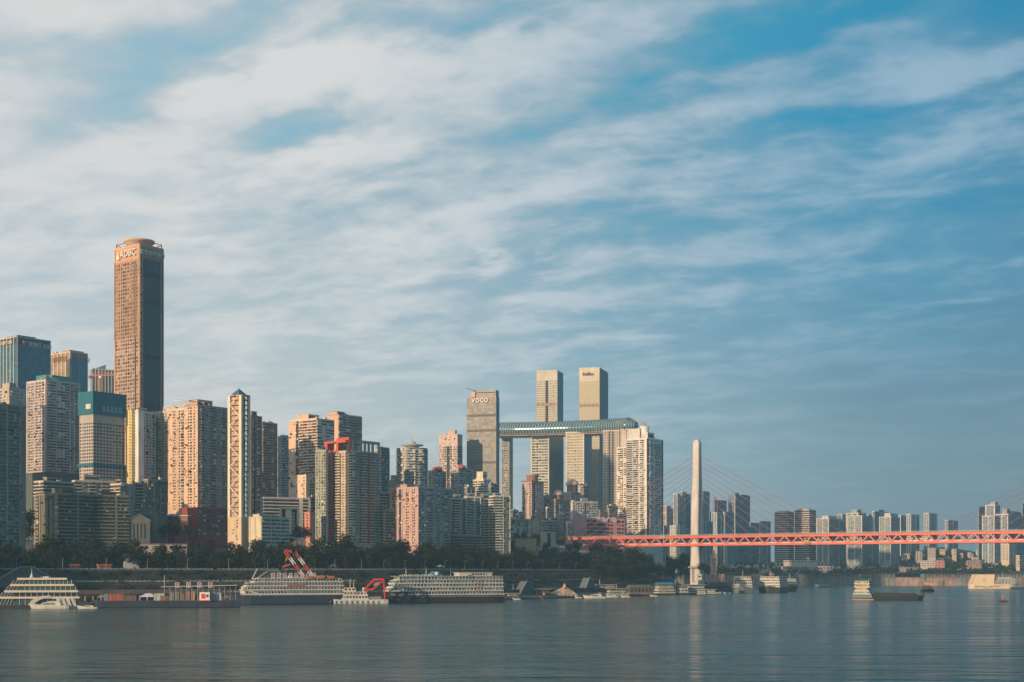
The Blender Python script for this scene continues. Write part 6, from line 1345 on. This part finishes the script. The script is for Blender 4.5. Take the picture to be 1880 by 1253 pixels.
def cruise_three():
    r = boat_root('cruise_ship', 'cream cruise ship lit by low sun, smooth hull with a black wave line', 'cruise ship', 1824, 1081.3, 183-5); L = 79; CR = wall(.76, .62, .46, .45, .06)
    k = MB(); hull(k, L, 15, 7.4, CR, bow=.22, rake=7); k.build('hull', r); z = 7.4
    # stern part is a smooth stepped block at local +x (left in view)
    for i in range(5): k = MB(); k.box(L*.02-i*.3, L*.49-i*1.3, -7.2, 7.2, z+i*3.2, z+i*3.2+3.0, CR); k.build('cabin', r); k = MB(); k.box(L*.0, L*.49-i*1.3+.5, -7.6, 7.6, z+i*3.2+3.0, z+i*3.2+3.2, CR); k.build('deck', r)
    for i in range(2): k = MB(); k.box(L*.19, L*.25, 7.25, 7.34, z+4.6+i*3.4, z+5.2+i*3.4, GL); k.build('window', r)
    for i in range(5): k = MB(); k.box(L*.44-i*1.3, L*.485-i*1.3, 7.25, 7.34, z+i*3.2+1.2, z+i*3.2+1.8, GL); k.build('window', r)
    for i, (a, b) in enumerate([(-.40, .0), (-.40, -.01), (-.39, -.05)]): deckrow(r, L*a, L*b, 13.4, z+i*3.3, 3.2, 3.0, over=1.1, wlo=.32, wh=.5, gm=GL, n=6)
    k = MB(); k.box(-L*.36, -L*.1, -5, 5, z+9.9, z+11.2, SHW); k.build('bridge_roof', r)
    mast(r, -L*.18, z+10, 11); mast(r, -L*.3, z+10, 4, SHW, 0)
    k = MB(); prev = None
    for i in range(40):
        t = i/39; x = L*.42-t*L*.52; zz = 3.4+1.3*math.sin(t*9.5)*(.35+.65*t); v = Vector((x, 7.58+.03, zz))
        if prev is not None: k.bar(prev, v, .12, .45+.5*abs(math.sin(t*12)), plain('black_line', .03, .02, .02, .5))
        prev = v
    k.build('hull_wave_line', r)
    k = MB(); [k.box(-L*.1-i*2.6, -L*.1-i*2.6+.8, 7.3, 7.5, 5, 5.8, GL) for i in range(5)]; k.build('porthole_band', r)
cruise_three()
r = boat_root('channel_buoy', 'red topped channel buoy on a dark float near the right edge of the river', 'buoy', 1842, 1105.5, 5); k = MB(); hull(k, 8.5, 2.6, 1.1, HBK, bow=.3, rake=.8); k.build('float', r); k = MB(); k.lathe([(1.0, 1.1), (.9, 3.6), (.5, 4.2)], 0, 0, plain('buoy_red', .45, .05, .05, .5), 10); k.build('body', r); k = MB(); k.lathe([(.5, 4.2), (.3, 5.2), (.05, 5.4)], 0, 0, RAIL, 8); k.build('lamp', r)
pontoon(1497, 1520, 1079.5, 1, 'small pale pontoon boat moored against the far retaining wall', wm=wall(.36, .44, .46), h=3, hh=2, yaw=0, B=7)
pontoon(1858, 1884, 1082, 1, 'dark low barge behind the bow of the cream cruise ship', wm=wall(.06, .08, .09), h=2, hh=2, yaw=0, B=7, gm=DARK)

for px, pw, L, lab in [(948, 1101.5, 9, 'tiny white motor boat tied below the dark low pontoon'), (988, 1100, 10, 'tiny white motor boat beside the rusty workshop pontoon'), (1062, 1098.5, 8, 'tiny white motor boat between the thatched boat and the moored yacht'),
        (1148, 1097, 11, 'small white motor boat left of the arched warehouse pontoon'), (1200, 1095.5, 9, 'tiny white motor boat left of the teal roofed station'), (1318, 1091, 12, 'small white motor boat right of the two cream passenger launches'), (1335, 1090, 9, 'tiny white motor boat just left of the ferries')]:
    yacht(px, pw, L, 8, lab, flyb=L > 9)
# ------------------------------------------------------------------ towers and houses of the far bank
FW = wall(.56, .58, .58, .9, .08); FB = wall(.26, .34, .40, .9, .08); FD = wall(.16, .24, .31, .9, .08); FP = wall(.56, .46, .40, .9, .1)  # distance haze is put into these bluish wall colours
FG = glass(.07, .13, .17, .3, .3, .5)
def far(label, xa, xc, xb, yt, yb, d, pl, pr, w, trim=None, fh=3.3, th=45, name='apartment_tower', cat='apartment tower', **k):
    k.setdefault('clutter', False); k.setdefault('nvar', 2)
    return bld(name, label, cat, xa, xc, xb, yt, yb, d, pl, pr, w, trim, k.pop('gm', FG), fh=fh, th=th, **k)
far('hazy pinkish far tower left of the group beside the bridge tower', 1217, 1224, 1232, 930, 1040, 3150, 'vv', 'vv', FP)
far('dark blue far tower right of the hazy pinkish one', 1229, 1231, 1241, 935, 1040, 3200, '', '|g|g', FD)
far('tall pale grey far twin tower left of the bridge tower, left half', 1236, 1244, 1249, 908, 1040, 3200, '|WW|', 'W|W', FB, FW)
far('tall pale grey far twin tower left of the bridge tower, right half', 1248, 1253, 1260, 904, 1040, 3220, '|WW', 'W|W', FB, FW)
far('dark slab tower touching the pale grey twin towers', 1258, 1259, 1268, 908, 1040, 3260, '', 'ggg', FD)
far('cream far tower seen above and below the deck left of the bridge tower', 1230, 1248, 1258, 966, 1045, 2920, '|WvWW|', 'W|W|', wall(.60, .55, .46), wall(.64, .62, .56))
far('low white topped far block between cream tower and bridge tower', 1255, 1258, 1267, 972, 1045, 2960, 'w', 'www', FB, FW)
far('small white framed far block beside the white flats', 1217, 1218, 1227, 966, 1030, 2960, '', '|WW|', FB, FW)
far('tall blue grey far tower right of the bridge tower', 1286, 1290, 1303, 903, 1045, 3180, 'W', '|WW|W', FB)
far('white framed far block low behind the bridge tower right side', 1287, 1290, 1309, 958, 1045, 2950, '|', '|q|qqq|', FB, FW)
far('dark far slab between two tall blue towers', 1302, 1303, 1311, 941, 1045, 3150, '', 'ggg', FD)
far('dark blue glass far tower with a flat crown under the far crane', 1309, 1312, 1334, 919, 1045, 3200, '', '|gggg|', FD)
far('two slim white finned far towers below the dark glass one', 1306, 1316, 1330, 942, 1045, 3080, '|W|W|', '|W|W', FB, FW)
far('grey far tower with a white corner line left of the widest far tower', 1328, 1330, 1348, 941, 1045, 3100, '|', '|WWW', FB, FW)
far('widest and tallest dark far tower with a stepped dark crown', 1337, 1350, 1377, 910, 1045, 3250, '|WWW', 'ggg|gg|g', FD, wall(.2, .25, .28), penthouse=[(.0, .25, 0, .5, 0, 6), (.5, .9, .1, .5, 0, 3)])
far('medium grey far tower under the widest far tower', 1330, 1336, 1358, 1003, 1045, 3050, 'WW', 'WWWW', FB, FW, name='apartment_block', cat='apartment block')
far('low dark far block at the foot of the last stay cables', 1376, 1378, 1395, 961, 1040, 3200, '', 'ggg', FD)
far('far tower with a white portal frame under the stay cables', 1394, 1400, 1415, 958, 1040, 3150, '|WW', 'W|W', FB, wall(.58, .50, .46))
def banded(px0, pxc, px1, yt, lab, d):
    b = bld('banded_tower', lab, 'apartment tower', px0, pxc, px1, yt, 1040, d, 'hhhh', 'h.h', wall(.20, .22, .23), wall(.62, .58, .54), FG, fh=4.6, th=38, clutter=False, nvar=1, penthouse=[(.1, .8, .2, .8, 0, 3)])
    return b
banded(1422, 1448, 1457.5, 941, 'white banded far tower with wavy floor ledges, left of two', 3000)
banded(1459, 1486, 1498, 937, 'white banded far tower with wavy floor ledges, right of two', 3000)
for i, (a, b_, y0, y1) in enumerate([(1425, 1520, 1034, 1040), (1440, 1500, 1029, 1034), (1436, 1530, 1040, 1046)]):
    hut(a, b_, y0, y1, 2940-i*20, wall(.52, .44, .40), wall(.58, .50, .46), 'white terraced podium layer under the banded towers, %s' % ['middle', 'top', 'lowest and widest'][i], name='podium_layer', cat='podium', roof='flat', win=14)
def stilt(a, c_, b_, yt, d, lab, top=None):
    b = far(lab, a, c_, b_, yt, 1031, d, '|qq|qq|', '.WWW', wall(.20, .26, .29), wall(.60, .56, .50), th=30, piers=.8, fh=3.2); La, Lb, h = b['La'], b['Lb'], b['h']
    k = MB()
    for y in (0, La*.33, La*.66, La-1.2):
        for x in (-.5, Lb-1): k.box(x, x+1.2, y, y+1.2, -22, -17.9, FW)
    k.build('stilt', b['root'])
    if top: k = MB(); k.box(Lb*.05, Lb*.95, La*.1, La*.6, h+.01, h+top, wall(.50, .48, .46)); k.build('penthouse', b['root'])
stilt(1499, 1522, 1540, 953, 2960, 'white framed far tower on stilts, left one of three right of the banded towers', 7)
stilt(1556, 1583, 1594, 948, 2970, 'white framed far tower on stilts, middle one of three')
stilt(1614, 1636, 1652, 950, 2970, 'white framed far tower on stilts, right one of three', 9)
far('light far tower with a roof block behind the middle stilt tower', 1553, 1576, 1591, 943, 1040, 3100, '|q|q|', 'WW|W', FB, wall(.54, .48, .42), penthouse=[(0, .5, .1, .6, 0, 8)])
far('dark green far tower with white corner lines left of the right stilt tower', 1601, 1606, 1632, 940, 1040, 3150, '|W', 'WW|WW', FD, FW, penthouse=[(.3, .7, .1, .6, 0, 5)])
far('thin pale far tower left of the light roof block tower', 1538, 1546, 1556, 945, 1040, 3350, '|W|', '|W', FB, wall(.5, .46, .44))
far('thin grey far tower between the middle and right stilt towers', 1589, 1594, 1604, 946, 1040, 3350, '|W|', 'W', FB, FW)
far('brownish low far tower behind the left stilt tower', 1536, 1541, 1556, 957, 1040, 3250, 'WW', 'WW', wall(.36, .30, .28), FW)
far('pale blue far tower cluster left part, right of the right stilt tower', 1649, 1654, 1667, 947, 1040, 3500, 'W|', 'W|W|', FB, FW)
far('pale blue far tower cluster right part with bright fins', 1664, 1672, 1688, 945, 1040, 3480, '|W|W|', '|W|W', FB, wall(.66, .62, .58))
far('isolated pale far tower with two bright fins', 1696, 1705, 1721, 943, 1040, 3500, '|W|W|', '|W|', FB, wall(.62, .58, .55))
far('small grey far tower standing alone above the bridge', 1735, 1741, 1759, 956, 1040, 3450, '|W', 'W|W', FB, wall(.5, .5, .5))
far('dark tall far slab at the left of the right hand cluster', 1794, 1797, 1808, 931, 1040, 3250, '', '|ggg', FD)
far('white far tower with a stepped top and window grid, left of the right hand cluster', 1803, 1826, 1836, 948, 1040, 3050, '|qq|qq|', 'WW', FB, wall(.66, .60, .56), piers=.8)
far('white far tower rising behind the stepped one, with a roof cube', 1809, 1827, 1836, 928, 1040, 3180, '|qq|', 'WW', FB, wall(.66, .60, .56), penthouse=[(0, .6, 0, .5, 0, 7)])
far('white far tower with a pale roof block, right of the stepped one', 1828, 1851, 1858, 945, 1040, 3060, '|qq|qq|', 'W', FB, wall(.66, .60, .56), penthouse=[(0, .8, .1, .5, 0, 12)])
far('dark far tower right of the white right hand cluster', 1850, 1856, 1876, 940, 1040, 3250, 'g', '|gggg', FD)
far('tall dark far tower cut by the right edge of the view', 1874, 1877, 1892, 926, 1040, 3300, '', '|ggg', FD)
far('cream apartment tower standing low on the right slope under the bridge', 1839, 1853, 1866, 1000, 1032, 2960, '|v|v|', 'vaw', wall(.60, .50, .36), wall(.66, .56, .42))
far('cream low apartment block at the right edge above the cream cruise ship', 1865, 1872, 1890, 1021, 1045, 2930, 'vv', 'wvw', wall(.58, .48, .36))
tower_crane(1317, 1040, 915, 3160, 7, 22, R(0), 'thin far tower crane above the dark glass tower', plain('far_crane', .35, .16, .10, .6))
tower_crane(1349, 1045, 915, 3090, 1, 3, R(0), 'thin white far mast beside the widest far tower', WHITE)
# monument tower and reddish buildings beyond the bridge foot
def monument():
    d = 2300; r = empty('stone_tower', (at(1310, d), d, zat(1066, d)), R(20), 'slender pinkish stone tower with a small cap beyond the bridge foot', 'stone tower'); h = zat(1018, d)-zat(1066, d); PM = wall(.60, .38, .29); w = 3.6
    k = MB(); k.mesh([(-w*1.25, -w*1.25, -14.5), (w*1.25, -w*1.25, -14.5), (w*1.25, w*1.25, -14.5), (-w*1.25, w*1.25, -14.5), (-w, -w, h), (w, -w, h), (w, w, h), (-w, w, h)], [(0, 1, 5, 4), (1, 2, 6, 5), (2, 3, 7, 6), (3, 0, 4, 7), (4, 5, 6, 7)], PM); k.build('shaft', r)
    k = MB(); k.box(-w*1.2, w*1.2, -w*1.2, w*1.2, h, h+1.2, PM); k.lathe([(2.2, h+1.2), (2.2, h+3), (.3, h+7), (.1, h+8)], 0, 0, PM, 8); k.build('cap', r)
    for i in range(5): k = MB(); k.box(-.7, .7, -w*1.25-.06+i*.05, -w+.1, h*.15+i*h*.15, h*.15+i*h*.15+3, GL); k.build('window', r)
monument()
hut(1297, 1330, 1055, 1078, 2250, wall(.56, .34, .27), wall(.60, .40, .32), 'low salmon quay building under the stone tower', roof='flat', win=7, name='quay_building', cat='building')
hut(1326, 1400, 1057, 1080, 2500, wall(.44, .30, .26), wall(.52, .38, .33), 'long salmon warehouse row behind the ferries', roof='flat', win=14, name='warehouse', cat='building')
hut(1386, 1468, 1058, 1080, 2650, wall(.42, .29, .25), wall(.50, .37, .32), 'long brick coloured quay building right of the warehouse row', roof='flat', win=16, name='warehouse', cat='building')
d = 2150; r = empty('derrick', (at(1321, d), d, 3), 0, 'dark derrick crane with a slanting boom beside the stone tower', 'derrick'); k = MB(); k.tube((3, 0, 0), (-11, 0, 44), .8, DKG, 5, .45); k.build('boom', r); k = MB(); k.tube((-11, 0, 44), (6, 0, 12), .15, DKG, 4); k.tube((6, 0, 0), (6, 0, 12), .5, DKG, 5); k.build('stay', r); k = MB(); k.box(-5, 9, -4, 4, -4, 3, wall(.10, .12, .13)); k.build('float', r)
# small houses scattered over the far slopes
rg = random.Random(21)
cl = [((.58, .42, .36), 'pinkish'), ((.62, .58, .54), 'white'), ((.40, .38, .36), 'grey'), ((.55, .44, .32), 'tan')]
def where_far(px):
    return next(n for p, n in [(1335, 'right of the stone tower'), (1362, 'above the leftmost ferry'), (1385, 'between the first two ferries'), (1410, 'above the middle ferry'), (1425, 'above the middle ferry stern'), (1460, 'below the left banded tower'), (1500, 'below the right banded tower'), (1548, 'below the left stilt tower'), (1600, 'below the middle stilt tower'), (1645, 'below the right stilt tower'), (1680, 'left of the tug boat'), (1715, 'above the tug boat'), (1745, 'right of the pink red roofed house'), (1785, 'left of the cream cruise ship'), (1820, 'above the cream cruise ship stern'), (1850, 'above the cream cruise ship mast'), (9999, 'at the right end of the wall')] if px <= p)
def slope_house(px, py, w, h, d, ci, label, group):
    sz = 'tiny' if w < 5.5 else ('small' if w < 9 else 'wide'); ht = 'low' if h < 3.2 else 'taller'
    label = '%s %s %s house %s%s' % (sz, ht, cl[ci][1], {'old': 'in the old cluster ', 'hou': ''}[group[:3]] if not group.endswith('slope') else 'on the wooded far slope ', where_far(px))
    c, nm = cl[ci]; x, z = at(px, d), zat(py, d); hh = h*d/F; L = w*d/F; r = empty('slope_house', (x, d, z-hh), R(rg.uniform(-18, 18)), label, 'house', group); k = MB(); k.box(0, L, 0, 8, -6, hh, wall(*c)); k.build('wall', r)
    k = MB(); rt = wall(*[v*rg.uniform(.45, 1.0) for v in c]) if rg.random() < .5 else wall(.24, .17, .15); k.mesh([(-.5, -.5, hh), (L+.5, -.5, hh), (L+.5, 8.5, hh), (-.5, 8.5, hh), (.5, 4, hh+1.8), (L-.5, 4, hh+1.8)], [(0, 1, 5, 4), (1, 2, 5), (2, 3, 4, 5), (3, 0, 4)], rt); k.build('roof', r)
    k = MB(); n = max(2, int(L/4)); [k.box(L*(i+.3)/n, L*(i+.7)/n, -.1, .02, hh*.35, hh*.75, GL) for i in range(n)]; k.build('window_band', r)
for i in range(64):
    px = rg.uniform(1318, 1420); py = 1034+rg.uniform(4, 20)*(.6+.4*abs(px-1345)/60); ci = rg.choice([0, 0, 1, 2]); slope_house(px, py, rg.uniform(3.5, 10), rg.uniform(2.2, 4), 2860+ (1056-py)*9, ci, 'small %s old house in the dense cluster behind the three ferries' % cl[ci][1], 'old houses behind the ferries')
for i in range(40):
    px = rg.uniform(1425, 1880); py = rg.uniform(1040, 1054); ci = rg.choice([0, 1, 2, 3]); slope_house(px, py, rg.uniform(5, 16), rg.uniform(2.2, 5), 2862+(1056-py)*7, ci, 'small %s house in the row above the far retaining wall' % cl[ci][1], 'houses above the retaining wall')
for i in range(34):
    px = rg.uniform(1640, 1850); py = rg.uniform(1008, 1042); ci = rg.choice([0, 1, 2, 3]); slope_house(px, py, rg.uniform(4, 12), rg.uniform(2.5, 7), 2930+(1044-py)*11, ci, 'small %s house among trees on the green far slope' % cl[ci][1], 'houses on the green far slope')
for (a, b_, y0, y1, c, lab, wn) in [(1682, 1693, 1012, 1030, (.46, .42, .40), 'grey plain slab house high on the green far slope', 2), (1705, 1718, 1006, 1024, (.50, .44, .42), 'pale six storey house high on the green far slope', 3), (1692, 1716, 1029, 1041, (.60, .54, .48), 'white villa with tall windows above the far wall', 5), (1716, 1734, 1029, 1041, (.60, .27, .24), 'pink red roofed house above the far wall', 3),
        (1652, 1690, 1042, 1056, (.40, .37, .35), 'grey two storey warehouse with white window row above the far wall', 9), (1776, 1802, 1029, 1040, (.38, .28, .27), 'brown long roofed hall on the right far slope', 5), (1750, 1756, 1008, 1020, (.52, .45, .38), 'thin pale stair tower house on the far slope', 1), (1568, 1600, 1048, 1054, (.56, .52, .46), 'long white low pavilion on the far promenade', 8)]:
    hut(a, b_, y0, y1, 2900 if y1 > 1035 else 3050, wall(*c), wall(*[v*.8 for v in c]), lab, roof='gable' if 'roofed' in lab else 'flat', win=wn)
sp = []
for i in range(900):
    px = rnd.uniform(1290, 1890); y = rnd.uniform(2866, 3500); x = at(px, y); z = far_h(x, y); sp.append((x, y, z, rnd.uniform(10, 16), rnd.uniform(6, 11)))
shrub_mass('far_woods', 'hazy green woods covering the slopes of the far bank', sp, 8, 5.5)
# the unseen near-left hill that keeps the low sun off the left shore
def shade_hill():
    mb = MB(); n = 40; perp = Vector((-SH.y, SH.x, 0)); c0 = Vector((-430, 1330, 0))+SH*760; vs = []
    for i in range(n+1):
        s = -700+i*1150/n; zt = SHADE_HILL_H+14*mnoise.noise(Vector((s*.006, 1, 1)))*2
        for (o, zf) in ((-180, -.01), (-70, .6), (0, 1), (70, .6), (180, -.01)):
            p = c0+perp*s+SH*o; vs.append((p.x, p.y, -3+zt*max(0, zf)*min(1, max(0, min((s+700)/200, (290-s)/140))+.005)))
    mb.mesh(vs, [(i*5+j, (i+1)*5+j, (i+1)*5+j+1, i*5+j+1) for i in range(n) for j in range(4)], VEG, True)
    tag(mb.build('shade_ridge'), 'unseen wooded ridge added to shade the left shore', kind='structure')
SHADE_HILL_H = 200
shade_hill()
# ------------------------------------------------------------------ river haze
def haze():
    m, N = newmat('river_haze'); v = N.n('ShaderNodeVolumePrincipled'); o = N.n('ShaderNodeOutputMaterial'); N.l(v.outputs[0], o.inputs['Volume'])
    v.inputs['Color'].default_value = (.42, .74, .95, 1); v.inputs['Density'].default_value = HAZE_DENSITY; v.inputs['Anisotropy'].default_value = .0
    mb = MB(); mb.box(-1700, 2750, -100, 4820, -4, 480, m); tag(mb.build('haze'), 'pale river haze filling the air over the water and city', kind='stuff')
HAZE_DENSITY = .00007
haze()
